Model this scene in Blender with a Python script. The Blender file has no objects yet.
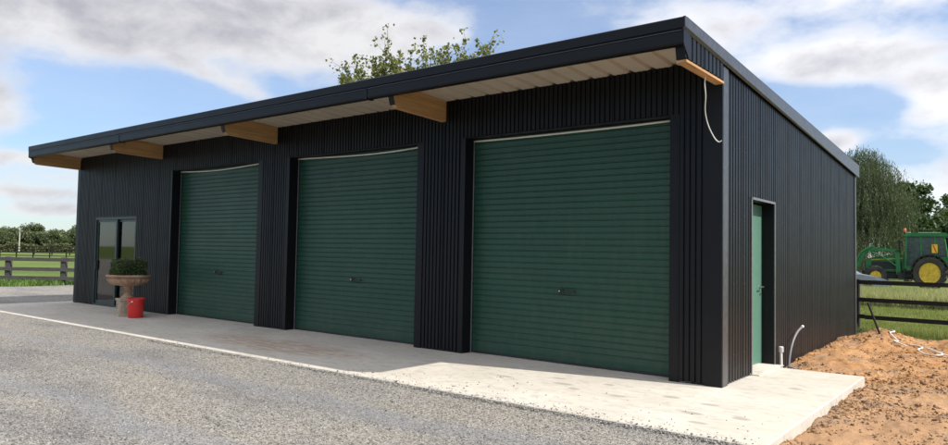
import bpy, bmesh, math, random
import numpy as np
from mathutils import Vector, Matrix, noise
R = math.radians
random.seed(7); rng = np.random.default_rng(7)
sc = bpy.context.scene
col = sc.collection

# ------------------------------------------------------------------ helpers
def tag(o, label=None, cat=None, group=None, kind=None):
    if label: o['label'] = label
    if cat: o['category'] = cat
    if group: o['group'] = group
    if kind: o['kind'] = kind
    return o

def empty(name, loc=(0, 0, 0), rz=0):
    o = bpy.data.objects.new(name, None); col.objects.link(o)
    o.location = loc; o.rotation_euler = (0, 0, rz); o.empty_display_size = .1
    return o

def link(name, me, mat, parent=None, smooth=False):
    o = bpy.data.objects.new(name, me); col.objects.link(o)
    if mat is not None: me.materials.append(mat)
    if parent is not None: o.parent = parent
    if smooth:
        me.polygons.foreach_set('use_smooth', [True] * len(me.polygons))
    me.update()
    return o

def copy_tree(o, parent=None):
    c = o.copy(); col.objects.link(c)
    if parent is not None: c.parent = parent
    for ch in [x for x in bpy.data.objects if x.parent == o]:
        copy_tree(ch, c)
    return c

class MB:
    def __init__(s): s.v = []; s.f = []
    def add(s, vs, fs):
        n = len(s.v); s.v += [tuple(v) for v in vs]; s.f += [tuple(i + n for i in f) for f in fs]
    def box(s, x0, x1, y0, y1, z0, z1, M=None):
        vs = [Vector((x, y, z)) for z in (z0, z1) for y in (y0, y1) for x in (x0, x1)]
        if M: vs = [M @ v for v in vs]
        s.add(vs, [(0, 2, 3, 1), (4, 5, 7, 6), (0, 1, 5, 4), (2, 6, 7, 3), (0, 4, 6, 2), (1, 3, 7, 5)])
    def prism(s, pts, axis, a, b):
        """closed outline pts (2D) swept along axis from a to b"""
        n = len(pts)
        def P(p, t):
            return {'x': (t, p[0], p[1]), 'y': (p[0], t, p[1]), 'z': (p[0], p[1], t)}[axis]
        vs = [P(p, a) for p in pts] + [P(p, b) for p in pts]
        fs = [tuple(range(n))[::-1], tuple(range(n, 2 * n))] + [(i, (i + 1) % n, n + (i + 1) % n, n + i) for i in range(n)]
        s.add(vs, fs)
    def tube(s, pts, r, seg=8, r1=None, cap=True):
        pts = [Vector(p) for p in pts]; n = len(pts); rings = []
        base = len(s.v); vs = []
        up = None
        for i, p in enumerate(pts):
            t = (pts[min(i + 1, n - 1)] - pts[max(i - 1, 0)]).normalized()
            if up is None:
                up = Vector((0, 0, 1)) if abs(t.z) < .9 else Vector((1, 0, 0))
            a = t.cross(up).normalized(); b = a.cross(t).normalized(); up = b
            rr = r if r1 is None else r + (r1 - r) * i / (n - 1)
            for k in range(seg):
                th = 2 * math.pi * k / seg
                vs.append(p + a * math.cos(th) * rr + b * math.sin(th) * rr)
        fs = []
        for i in range(n - 1):
            for k in range(seg):
                k2 = (k + 1) % seg
                fs.append((i * seg + k, i * seg + k2, (i + 1) * seg + k2, (i + 1) * seg + k))
        if cap:
            fs.append(tuple(range(seg))[::-1]); fs.append(tuple((n - 1) * seg + k for k in range(seg)))
        s.add(vs, fs)
    def lathe(s, prof, c=(0, 0, 0), seg=24, axis='z', cap=True):
        vs = []
        for (r, h) in prof:
            for k in range(seg):
                th = 2 * math.pi * k / seg
                a, b = r * math.cos(th), r * math.sin(th)
                p = {'z': (a, b, h), 'y': (a, h, b), 'x': (h, a, b)}[axis]
                vs.append((c[0] + p[0], c[1] + p[1], c[2] + p[2]))
        n = len(prof); fs = []
        for i in range(n - 1):
            for k in range(seg):
                k2 = (k + 1) % seg
                fs.append((i * seg + k, i * seg + k2, (i + 1) * seg + k2, (i + 1) * seg + k))
        if cap: fs.append(tuple(range(seg))[::-1]); fs.append(tuple((n - 1) * seg + k for k in range(seg)))
        s.add(vs, fs)
    def build(s, name, mat, parent=None, smooth=False, bevel=0, autos=None):
        me = bpy.data.meshes.new(name); me.from_pydata(s.v, [], s.f)
        bm = bmesh.new(); bm.from_mesh(me); bmesh.ops.recalc_face_normals(bm, faces=bm.faces)
        if bevel:
            bmesh.ops.bevel(bm, geom=[e for e in bm.edges if len(e.link_faces) == 2 and e.calc_face_angle(0) > .6], offset=bevel, segments=2, affect='EDGES', clamp_overlap=True)
        if autos:
            for f in bm.faces: f.smooth = True
            for e in bm.edges:
                e.smooth = not (len(e.link_faces) == 2 and e.calc_face_angle(0) > autos)
        bm.to_mesh(me); bm.free()
        return link(name, me, mat, parent, smooth)

def raw_mesh(name, V, F, mat, parent=None, smooth=False):
    """V (n,3) F (m,k) numpy"""
    me = bpy.data.meshes.new(name)
    V = np.ascontiguousarray(V, np.float32); F = np.ascontiguousarray(F, np.int32); k = F.shape[1]
    me.vertices.add(len(V)); me.vertices.foreach_set('co', V.ravel())
    me.loops.add(F.size); me.loops.foreach_set('vertex_index', F.ravel())
    me.polygons.add(len(F)); me.polygons.foreach_set('loop_start', np.arange(0, F.size, k, dtype=np.int32))
    me.polygons.foreach_set('loop_total', np.full(len(F), k, np.int32))
    if smooth: me.polygons.foreach_set('use_smooth', np.ones(len(F), bool))
    me.update(calc_edges=True); me.validate()
    o = bpy.data.objects.new(name, me); col.objects.link(o); me.materials.append(mat)
    if parent is not None: o.parent = parent
    return o

# ------------------------------------------------------------------ materials
class NT:
    def __init__(s, name):
        s.m = bpy.data.materials.new(name); s.m.use_nodes = True
        s.t = s.m.node_tree; s.n = s.t.nodes; s.b = s.n['Principled BSDF']
        s.co = s.n.new('ShaderNodeTexCoord'); s.geo = s.n.new('ShaderNodeNewGeometry')
    def L(s, a, b): s.t.links.new(a, b)
    def noise(s, scale, detail=4, rough=.55, vec=None, dist=0):
        n = s.n.new('ShaderNodeTexNoise'); n.inputs['Scale'].default_value = scale
        n.inputs['Detail'].default_value = detail; n.inputs['Roughness'].default_value = rough
        n.inputs['Distortion'].default_value = dist
        s.L(vec if vec is not None else s.geo.outputs['Position'], n.inputs['Vector']); return n.outputs['Fac']
    def voro(s, scale, out='Color', feature='F1', vec=None):
        n = s.n.new('ShaderNodeTexVoronoi'); n.feature = feature; n.inputs['Scale'].default_value = scale
        s.L(vec if vec is not None else s.geo.outputs['Position'], n.inputs['Vector']); return n.outputs[out]
    def ramp(s, fac, stops, interp='LINEAR'):
        n = s.n.new('ShaderNodeValToRGB'); n.color_ramp.interpolation = interp
        e = n.color_ramp.elements
        while len(e) < len(stops): e.new(.5)
        for i, (p, c) in enumerate(stops):
            e[i].position = p; e[i].color = (*c, 1) if isinstance(c, (tuple, list)) else (c, c, c, 1)
        s.L(fac, n.inputs['Fac']); return n.outputs['Color']
    def mix(s, fac, a, b, mode='MIX'):
        n = s.n.new('ShaderNodeMix'); n.data_type = 'RGBA'; n.blend_type = mode
        for v, i in ((fac, 0), (a, 6), (b, 7)):
            if isinstance(v, (int, float)): n.inputs[i].default_value = v if i == 0 else (v, v, v, 1)
            elif isinstance(v, tuple): n.inputs[i].default_value = (*v, 1)
            else: s.L(v, n.inputs[i])
        return n.outputs[2]
    def math(s, op, a, b=None, c=None, clamp=False):
        n = s.n.new('ShaderNodeMath'); n.operation = op; n.use_clamp = clamp
        for v, i in ((a, 0), (b, 1), (c, 2)):
            if v is None: continue
            if isinstance(v, (int, float)): n.inputs[i].default_value = v
            else: s.L(v, n.inputs[i])
        return n.outputs[0]
    def mapv(s, scale=(1, 1, 1), loc=(0, 0, 0), rot=(0, 0, 0), src=None):
        n = s.n.new('ShaderNodeMapping'); n.inputs['Scale'].default_value = scale
        n.inputs['Location'].default_value = loc; n.inputs['Rotation'].default_value = rot
        s.L(src if src is not None else s.geo.outputs['Position'], n.inputs['Vector']); return n.outputs[0]
    def bump(s, h, strength=.5, dist=.01):
        n = s.n.new('ShaderNodeBump'); n.inputs['Strength'].default_value = strength; n.inputs['Distance'].default_value = dist
        s.L(h, n.inputs['Height']); s.L(n.outputs[0], s.b.inputs['Normal'])
    def set(s, color=None, rough=None, metal=None, spec=None):
        if color is not None:
            if isinstance(color, tuple): s.b.inputs['Base Color'].default_value = (*color, 1)
            else: s.L(color, s.b.inputs['Base Color'])
        if rough is not None:
            if isinstance(rough, (int, float)): s.b.inputs['Roughness'].default_value = rough
            else: s.L(rough, s.b.inputs['Roughness'])
        if metal is not None: s.b.inputs['Metallic'].default_value = metal
        if spec is not None: s.b.inputs['Specular IOR Level'].default_value = spec
        return s.m

def simple(name, c, rough=.5, metal=0, var=.15, scale=6, spec=.5):
    k = NT(name); n = k.noise(scale, 5)
    lo = tuple(x * (1 - var) for x in c); hi = tuple(min(1, x * (1 + var)) for x in c)
    return k.set(k.ramp(n, [(.3, lo), (.7, hi)]), rough, metal, spec)

def m_black(name='black_coated_steel', foot_brown=.035):
    k = NT(name)
    n = k.noise(1.3, 6, .6)
    c = k.ramp(n, [(.3, (.0034, .0038, .0055)), (.7, (.0054, .0058, .0077))])
    # brown sheen reflected from the ground, painted over the foot of the walls
    sep = k.n.new('ShaderNodeSeparateXYZ'); k.L(k.geo.outputs['Position'], sep.inputs[0])
    fall = k.n.new('ShaderNodeMapRange'); k.L(sep.outputs[2], fall.inputs[0])
    for i, v in ((1, 0.0), (2, 1.9), (3, 1.0), (4, 0.0)): fall.inputs[i].default_value = v
    d = k.math('MULTIPLY', fall.outputs[0], k.ramp(k.noise(5, 7, .65, k.mapv((1, 1, .35))), [(.3, 0.25), (.75, 1.0)]))
    if foot_brown: c = k.mix(k.math('MULTIPLY', d, foot_brown), c, (.16, .115, .08))
    r = k.math('ADD', k.math('MULTIPLY', k.noise(3, 4), .16), .36)
    return k.set(c, r, 0, .24)

def m_door():
    k = NT('green_coated_steel')
    n = k.noise(.8, 4, .6); c = k.ramp(n, [(.3, (.0105, .051, .031)), (.7, (.0145, .060, .037))])
    s = k.noise(14, 6, .7, k.mapv((1, 1, .2)))
    c = k.mix(k.math('MULTIPLY', k.ramp(s, [(.45, 0.0), (.8, 1.0)]), .12), c, (.16, .15, .11))
    sep = k.n.new('ShaderNodeSeparateXYZ'); k.L(k.geo.outputs['Position'], sep.inputs[0])
    fall = k.n.new('ShaderNodeMapRange'); k.L(sep.outputs[2], fall.inputs[0])
    for i, v in ((1, 0.0), (2, .8), (3, 1.0), (4, 0.0)): fall.inputs[i].default_value = v
    c = k.mix(k.math('MULTIPLY', k.math('MULTIPLY', fall.outputs[0], k.ramp(k.noise(7, 7, .7), [(.4, .2), (.7, 1.0)])), .13), c, (.20, .17, .13))
    return k.set(c, k.math('ADD', k.math('MULTIPLY', k.noise(2.2, 5, .6), .22), .32), 0, .4)

def m_concrete():
    k = NT('concrete')
    n1 = k.noise(.9, 6, .6); n2 = k.noise(9, 8, .7); n3 = k.noise(140, 3, .6)
    c = k.ramp(n1, [(.3, (.48, .44, .375)), (.7, (.58, .54, .47))])
    c = k.mix(.5, c, k.ramp(n2, [(.3, (.74, .73, .72)), (.65, (1, 1, 1))]), 'MULTIPLY')
    # trowel sweeps and damp blotches
    sw = k.noise(2.2, 5, .6, k.mapv((.5, 2.6, 1), (0, 0, 0), (0, 0, .25)))
    c = k.mix(.35, c, k.ramp(sw, [(.35, (.82, .81, .80)), (.6, (1, 1, 1))]), 'MULTIPLY')
    sp = k.noise(3.4, 4, .5, k.mapv((.8, 2.4, 1), (4, 1, 0)))
    c = k.mix(k.ramp(sp, [(.60, 0.0), (.65, 0.55)]), c, (.34, .32, .29))
    ft = k.noise(7.5, 3, .5, k.mapv((.75, 1.5, 1), (2, 7, 0), (0, 0, .6)))
    c = k.mix(k.ramp(ft, [(.595, 0.0), (.63, 0.5)]), c, (.33, .305, .275))
    c = k.mix(.30, c, k.ramp(k.noise(.45, 4, .6, k.mapv((1, 2, 1), (8, 3, 0))), [(.35, (.78, .76, .73)), (.6, (1, 1, 1))]), 'MULTIPLY')
    sepm = k.n.new('ShaderNodeSeparateXYZ'); k.L(k.geo.outputs['Position'], sepm.inputs[0])
    wb = k.math('MULTIPLY', k.math('SUBTRACT', k.noise(9, 4, .6), .5), .9); acc = None
    for (px, py, rx, ry) in [(-1.56, -1.13, .17, .05), (-1.3, -1.32, .10, .04), (-.72, -1.34, .12, .04), (-1.11, -.79, .09, .035), (-.24, -.97, .12, .05), (.25, -1.08, .13, .04), (.24, -1.61, .14, .05), (.45, -1.98, .12, .04), (.72, -1.52, .11, .05), (-1.79, -.83, .13, .03), (-2.4, -1.2, .16, .04), (.71, .58, .10, .05)]:
        a_ = k.math('DIVIDE', k.math('SUBTRACT', sepm.outputs[0], px), rx); b_ = k.math('DIVIDE', k.math('SUBTRACT', sepm.outputs[1], py), ry * 1.5)
        q_ = k.math('ADD', k.math('SUBTRACT', 1, k.math('ADD', k.math('MULTIPLY', a_, a_), k.math('MULTIPLY', b_, b_))), wb)
        q_ = k.math('MULTIPLY', q_, 1.6, clamp=True); acc = q_ if acc is None else k.math('MAXIMUM', acc, q_)
    c = k.mix(k.math('MULTIPLY', acc, .75), c, (.27, .245, .205))
    # reddish clay smear in front of the second door
    sep = k.n.new('ShaderNodeSeparateXYZ'); k.L(k.geo.outputs['Position'], sep.inputs[0])
    dx = k.math('DIVIDE', k.math('ADD', sep.outputs[0], 6.9), 2.4); dy = k.math('DIVIDE', k.math('ADD', sep.outputs[1], 1.45), .62)
    rr = k.math('ADD', k.math('MULTIPLY', dx, dx), k.math('MULTIPLY', dy, dy))
    mk = k.math('SUBTRACT', 1, rr, clamp=True)
    st = k.ramp(k.noise(3.0, 7, .7, k.mapv((.8, 4.2, 1), (0, 0, 0), (0, 0, .35))), [(.43, 0.0), (.58, 1.0)])
    c = k.mix(k.math('MULTIPLY', k.ramp(k.math('MULTIPLY', mk, st), [(0, 0.0), (.5, 1.0)]), .6), c, (.33, .20, .135))
    # clay trodden off the digging at the right end
    mr = k.n.new('ShaderNodeMapRange'); k.L(sep.outputs[0], mr.inputs[0])
    for i, v in ((1, .2), (2, 1.3), (3, 0.0), (4, 1.0)): mr.inputs[i].default_value = v
    c = k.mix(k.math('MULTIPLY', k.math('MULTIPLY', mr.outputs[0], k.ramp(n2, [(.45, 0.0), (.7, 1.0)])), .35), c, (.50, .34, .22))
    k.bump(k.mix(.35, n3, n2), .25, .004)
    return k.set(c, .85, 0, .25)

def m_gravel(name='gravel'):
    k = NT(name)
    v = k.n.new('ShaderNodeTexVoronoi'); v.inputs['Scale'].default_value = 80; k.L(k.geo.outputs['Position'], v.inputs['Vector'])
    sepc = k.n.new('ShaderNodeSeparateColor'); k.L(v.outputs['Color'], sepc.inputs[0])
    c = k.ramp(sepc.outputs[0], [(0, (.055, .052, .048)), (.2, (.165, .155, .14)), (.5, (.268, .25, .222)), (.82, (.37, .348, .312)), (1, (.46, .44, .41))])
    v2 = k.n.new('ShaderNodeTexVoronoi'); v2.inputs['Scale'].default_value = 23; k.L(k.geo.outputs['Position'], v2.inputs['Vector'])
    s2 = k.n.new('ShaderNodeSeparateColor'); k.L(v2.outputs['Color'], s2.inputs[0])
    c = k.mix(.3, c, k.ramp(s2.outputs[1], [(0, .45), (1, 1.0)]), 'MULTIPLY')
    big = k.noise(.55, 5, .62, k.mapv((.45, 1.3, 1), (3, 2, 0)))
    tint = k.ramp(big, [(.34, (.66, .67, .71)), (.48, (.93, .93, .93)), (.64, (1.07, 1.035, .97))])
    c = k.mix(1.0, c, tint, 'MULTIPLY')
    # two compacted wheel lines along the slab
    sep = k.n.new('ShaderNodeSeparateXYZ'); k.L(k.geo.outputs['Position'], sep.inputs[0])
    wob = k.math('MULTIPLY', k.noise(.35, 3), 1.2)
    y = k.math('ADD', sep.outputs[1], wob)
    w = k.math('SINE', k.math('MULTIPLY', y, 3.6))
    c = k.mix(k.math('MULTIPLY', k.ramp(w, [(.45, 0.0), (1, 1.0)]), .38), c, (.19, .20, .225))
    h = k.mix(.4, v.outputs['Distance'], k.noise(30, 5)); 
    k.bump(k.math('SUBTRACT', 1, v.outputs['Distance']), .9, .012)
    return k.set(c, .9, 0, .2)

def m_stone():
    k = NT('stone_chip')
    oi = k.n.new('ShaderNodeNewGeometry')
    c = k.ramp(oi.outputs['Random Per Island'], [(0, (.05, .048, .045)), (.25, (.14, .133, .122)), (.6, (.24, .227, .206)), (.88, (.33, .315, .288)), (1, (.44, .425, .40))])
    return k.set(c, .85, 0, .25)

def m_dirt(name='clay_dirt', island=False):
    k = NT(name)
    n1 = k.noise(1.1, 7, .65); n2 = k.noise(14, 8, .7); n3 = k.noise(70, 4, .7)
    c = k.ramp(n1, [(.3, (.31, .16, .07)), (.5, (.44, .24, .11)), (.7, (.53, .31, .155))])
    c = k.mix(.8, c, k.ramp(n2, [(.3, (.55, .52, .50)), (.55, (.95, .95, .95)), (.75, (1.15, 1.12, 1.1))]), 'MULTIPLY')
    c = k.mix(k.ramp(k.noise(2.3, 6, .6, k.mapv((1, 1, 1), (5, 9, 0))), [(.50, 0.0), (.62, .75)]), c, (.27, .18, .12))
    sp_ = k.n.new('ShaderNodeSeparateXYZ'); k.L(k.geo.outputs['Position'], sp_.inputs[0])
    mm = k.n.new('ShaderNodeMapRange'); k.L(k.math('ADD', sp_.outputs[1], k.math('MULTIPLY', k.noise(1.2, 4), 3.0)), mm.inputs[0])
    for i, v in ((1, 2.6), (2, 5.2), (3, 1.0), (4, 0.0)): mm.inputs[i].default_value = v
    c = k.mix(k.math('MULTIPLY', mm.outputs[0], .4), c, (.36, .25, .165))
    if island:
        g = k.n.new('ShaderNodeNewGeometry')
        c = k.mix(.7, c, k.ramp(g.outputs['Random Per Island'], [(0, .6), (1, 1.25)]), 'MULTIPLY')
    k.bump(k.mix(.5, n2, n3), 1.0, .03)
    return k.set(c, .95, 0, .1)

def m_grass_ground():
    k = NT('turf')
    n1 = k.noise(.06, 6, .6); n2 = k.noise(1.3, 8, .7); n3 = k.noise(22, 5, .7, k.mapv((1, 1, 1)))
    c = k.ramp(n1, [(.3, (.085, .125, .030)), (.55, (.12, .165, .042)), (.75, (.165, .185, .070))])
    c = k.mix(.7, c, k.ramp(n2, [(.3, (.6, .65, .6)), (.7, (1.15, 1.12, 1.1))]), 'MULTIPLY')
    c = k.mix(.6, c, k.ramp(n3, [(.3, .6), (.7, 1.2)]), 'MULTIPLY')
    k.bump(n3, .8, .05)
    return k.set(c, .95, 0, .1)

def m_leaf(name, lo, mid, hi, trans=.35, patch=.5, tscale=(1.3, 1.35, .7)):
    k = NT(name)
    n = k.noise(patch, 4, .6)
    g = k.n.new('ShaderNodeNewGeometry')
    f = k.math('ADD', k.math('MULTIPLY', n, .7), k.math('MULTIPLY', g.outputs['Random Per Island'], .45))
    c = k.ramp(f, [(.3, lo), (.58, mid), (.85, hi)])
    k.set(c, .5, 0, .35)
    tr = k.n.new('ShaderNodeBsdfTranslucent'); k.L(k.mix(1.0, c, tscale, 'MULTIPLY'), tr.inputs[0])
    ms = k.n.new('ShaderNodeMixShader'); ms.inputs[0].default_value = trans
    k.L(k.b.outputs[0], ms.inputs[1]); k.L(tr.outputs[0], ms.inputs[2])
    k.L(ms.outputs[0], k.n['Material Output'].inputs['Surface'])
    return k.m

def m_bark(name='bark', c=(.12, .10, .08)):
    k = NT(name); n = k.noise(9, 7, .7, k.mapv((1, 1, .2)))
    k.bump(n, .8, .03)
    return k.set(k.ramp(n, [(.3, tuple(x * .6 for x in c)), (.7, tuple(x * 1.3 for x in c))]), .9, 0, .2)

def m_timber(name='pine_beam', c=(.46, .265, .12), rot=(0, 0, 0)):
    k = NT(name)
    v = k.mapv((22, 1.2, 30), (0, 0, 0), rot)
    n = k.noise(1, 5, .6, v, .6); n2 = k.noise(1.5, 4)
    cc = k.ramp(n, [(.3, tuple(x * .72 for x in c)), (.7, tuple(min(1, x * 1.22) for x in c))])
    cc = k.mix(.4, cc, k.ramp(n2, [(.3, .75), (.7, 1.1)]), 'MULTIPLY')
    # knots
    vk = k.voro(1, 'Distance', vec=k.mapv((6, 2.6, 6)))
    cc = k.mix(k.ramp(vk, [(.05, .7), (.11, 0.0)]), cc, (.20, .095, .04))
    k.bump(n, .15, .003)
    return k.set(cc, .65, 0, .3)

def m_weathered(name='weathered_rail', c=(.13, .115, .10)):
    k = NT(name); n = k.noise(4, 7, .7, k.mapv((.6, .6, 5)))
    k.bump(n, .4, .01)
    return k.set(k.ramp(n, [(.3, tuple(x * .6 for x in c)), (.7, tuple(x * 1.4 for x in c))]), .85, 0, .2)

def m_terracotta():
    k = NT('terracotta'); n = k.noise(5, 7, .65); n2 = k.noise(30, 5, .7)
    c = k.ramp(n, [(.3, (.33, .19, .12)), (.55, (.48, .31, .21)), (.75, (.55, .44, .34))])
    c = k.mix(.5, c, k.ramp(n2, [(.35, .65), (.65, 1.1)]), 'MULTIPLY'); k.bump(n2, .5, .006)
    return k.set(c, .85, 0, .2)

def m_stonecast():
    k = NT('cast_stone'); n = k.noise(6, 7, .65); n2 = k.noise(40, 5, .7)
    c = k.ramp(n, [(.3, (.38, .29, .205)), (.7, (.58, .48, .37))])
    c = k.mix(.5, c, k.ramp(n2, [(.35, .6), (.65, 1.1)]), 'MULTIPLY'); k.bump(n2, .5, .006)
    return k.set(c, .9, 0, .2)

def m_soffit():
    k = NT('cream_roof_underside'); n = k.noise(2, 5, .6)
    return k.set(k.ramp(n, [(.3, (.46, .40, .32)), (.7, (.54, .475, .385))]), .5, 0, .4)

def m_glass():
    k = NT('window_glass'); k.set((.9, .95, .93), .02, 0, .5)
    k.b.inputs['Transmission Weight'].default_value = 1.0; k.b.inputs['IOR'].default_value = 1.45
    tr = k.n.new('ShaderNodeBsdfTransparent'); tr.inputs[0].default_value = (.45, .5, .48, 1)
    gl = k.n.new('ShaderNodeBsdfGlossy'); gl.inputs['Roughness'].default_value = .03
    fr = k.n.new('ShaderNodeFresnel'); fr.inputs['IOR'].default_value = 1.9
    ms = k.n.new('ShaderNodeMixShader'); k.L(fr.outputs[0], ms.inputs[0]); k.L(tr.outputs[0], ms.inputs[1]); k.L(gl.outputs[0], ms.inputs[2])
    k.L(ms.outputs[0], k.n['Material Output'].inputs['Surface'])
    return k.m

BLACK = m_black(); BLACKR = m_black('black_roof_trim', 0); BLACKS = m_black('black_side_cladding', .10)
GREEN = m_door(); CONC = m_concrete(); GRAVEL = m_gravel(); STONE = m_stone(); DIRT = m_dirt(); CLOD = m_dirt('clay_clod', True)
TURF = m_grass_ground(); TIMBER = m_timber(); SOFFIT = m_soffit(); GLASS = m_glass(); TERRA = m_terracotta(); CAST = m_stonecast()
BARK = m_bark(); RAILR = m_weathered('dark_stained_rail', (.022, .02, .018)); RAILL = m_weathered('grey_rail', (.075, .07, .066))
FRAME = simple('dark_green_frame', (.020, .034, .031), .4)
LEAFDOOR = simple('green_door_paint', (.075, .17, .12), .45, var=.06)
WHITE = simple('white_plastic', (.68, .66, .62), .5, var=.08)
LITEDGE = simple('lit_edge_white', (.62, .60, .56), .6, var=.1)  # pale colour standing in for the lit edge above the roller doors
STEEL = simple('satin_steel', (.55, .55, .55), .3, 1)
FLASH = simple('lightened_flashing', (.05, .05, .055), .38, .1, .25, 12)  # black trim lightened, sunlight on side flashing and barge put into the colour
DARKIN = simple('dark_lining', (.035, .035, .034), .9)
RED = simple('red_plastic', (.62, .028, .022), .38, var=.1)
GREYP = simple('grey_conduit', (.15, .15, .155), .5, var=.2)
RUBBER = simple('tyre_rubber', (.045, .040, .033), .9, var=.6, scale=3)
TGREEN = simple('tractor_green', (.022, .15, .042), .5, var=.35, scale=2.5)
TYELL = simple('rim_yellow', (.62, .39, .03), .55, var=.3)
TBLACK = simple('machine_black', (.018, .018, .018), .6)
TGLASS = simple('dark_cab_glass', (.05, .075, .068), .12, var=.3, spec=.35)
ORANGE = simple('amber_lens', (.62, .16, .05), .35)
SIGNY = simple('sign_yellow', (.80, .50, .02), .5); SIGNR = simple('sign_red', (.62, .06, .03), .5)
SILVER = simple('silver_paint', (.26, .28, .33), .25, .6, var=.05)

# ------------------------------------------------------------------ the ground
def fbm(x, y, z=0, o=5, s=1.0):
    return noise.fractal(Vector((x * s, y * s, z)), 1.0, 2.1, o)

GZ = -.13          # turf level; slab top is z = 0
def bank(x, y):
    if not (-12 < x < 14 and 15 < y < 25): return 0
    e = min(1, (x + 12) / 4, (14 - x) / 4)
    return .34 * e * max(0, 1 - abs(y - 20) / 5) ** .8
def turf_mesh():
    me = bpy.data.meshes.new('grass_field')
    xs = [-4000, -1500, -700, -400, -300, -250, -200, -160, -130, -100, -80, -60, -45, -35, -30, -20, -10, -.6, -.1, 2, 5, 8, 8.6, 15, 30, 60, 120, 300, 1000, 4000]
    ys = [-4000, -1000, -300, -100, -40, -15, -5, -4.2, 0, 4, 8.7, 9.2, 12, 15, 17, 18.5, 20, 22, 25, 30, 40, 55, 70, 90, 120, 160, 220, 300, 500, 1000, 2500, 4000]
    vs = []
    for y in ys:
        for x in xs:
            r = math.hypot(x, y); z = GZ + (.06 * fbm(x, y, 3, 3, .05) if 40 < r < 400 else 0)
            if -.1 <= x <= 8 and -4.2 <= y <= 8.7: z = -.45      # dug out under the clay
            z += bank(x, y)
            vs.append((x, y, z))
    nx = len(xs); fs = [(j * nx + i, j * nx + i + 1, (j + 1) * nx + i + 1, (j + 1) * nx + i) for j in range(len(ys) - 1) for i in range(nx - 1)]
    me.from_pydata(vs, [], fs)
    return tag(link('grass_field', me, TURF, None, False), 'green paddock turf running out to the far hedge', kind='structure')
turf_mesh()

def gravel_z(x, y):
    z = -.055 + .018 * fbm(x, y, 1, 4, .5)
    if x > -18.6 and y > -3.2:           # gravel banked up against the slab edge
        z += .035 * max(0, min(1, (y + 3.2) / .7))
    return z
def gravel_yard():
    def grid(xs, ys):
        V = [(x, y, gravel_z(x, y)) for y in ys for x in xs]; nx = len(xs)
        F = [(j * nx + i, j * nx + i + 1, (j + 1) * nx + i + 1, (j + 1) * nx + i) for j in range(len(ys) - 1) for i in range(nx - 1)]
        return V, F
    xs = list(np.arange(-28.3, 1.3, .2)) + [1.3]; xs2 = xs
    V, F = grid(xs, list(np.arange(-9.5, -2.5, .16)) + [-2.46])
    mb = MB(); mb.add(V, F)
    V, F = grid(list(np.arange(-28.3, -18.6, .3)) + [-18.62], list(np.arange(-2.46, 22, .4)))
    mb.add(V, F)
    V, F = grid(list(np.arange(-28.3, 14, .8)), [-45, -35, -25, -18, -13, -9.5]); mb.add(V, F)
    V, F = grid([1.3, 2, 3, 4, 6, 9, 13.7], [-9.5, -8, -7, -6, -5, -4.2]); mb.add(V, F)
    V, F = grid([-90, -70, -55, -40, -28.3], [-45, -35, -25, -18, -13, -9.5, -5]); mb.add(V, F)
    me = bpy.data.meshes.new('gravel_yard'); me.from_pydata(mb.v, [], mb.f)
    return tag(link('gravel_yard', me, GRAVEL, None, True), 'pale crushed gravel yard in front of the shed', kind='structure')
gravel_yard()

# slab (apron + floor) -- chipped edges
def slab():
    pts = []
    def edge(a, b, n, amp):
        for i in range(n):
            t = i / n; x = a[0] + (b[0] - a[0]) * t; y = a[1] + (b[1] - a[1]) * t
            pts.append((x, y, amp))
    edge((-18.66, -2.46), (1.2, -2.46), 200, 1); edge((1.2, -2.46), (1.2, 2.22), 60, 1); edge((1.2, 2.22), (-.04, 2.22), 12, 0)
    edge((-.04, 2.22), (-.04, 8.60), 4, 0); edge((-.04, 8.60), (-18.66, 8.60), 4, 0); edge((-18.66, 8.60), (-18.66, -2.46), 8, 0)
    P = []
    for i, (x, y, a) in enumerate(pts):
        d = .007 * fbm(x * 2, y * 2, 7, 4, 1) * a
        P.append((x + (d if x > 1.1 and a else 0), y + (d if y < -2.4 else 0)))
    n = len(P); mb = MB()
    top = [(x, y, 0) for x, y in P]
    ch = .012
    cx = lambda x, y: (x - ch * (1 if x > 1.1 else (-1 if x < -18.6 else 0)), y + (ch if y < -2.4 else 0))
    inner = [(*cx(x, y), 0) for x, y in P]
    rim = [(x, y, -ch * .8) for x, y in P]; bot = [(x + .01 * fbm(x * 6, y * 6, 2, 3), y + .01 * fbm(x * 6, y * 6, 9, 3), -.22) for x, y in P]
    mb.v = inner + rim + bot
    mb.f = [tuple(range(n))]
    for k in range(2):
        for i in range(n):
            j = (i + 1) % n; mb.f.append((k * n + i, (k + 1) * n + i, (k + 1) * n + j, k * n + j))
    o = mb.build('concrete_slab', CONC)
    return tag(o, 'long pale concrete apron slab under and in front of the shed', kind='structure')
slab()

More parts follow.
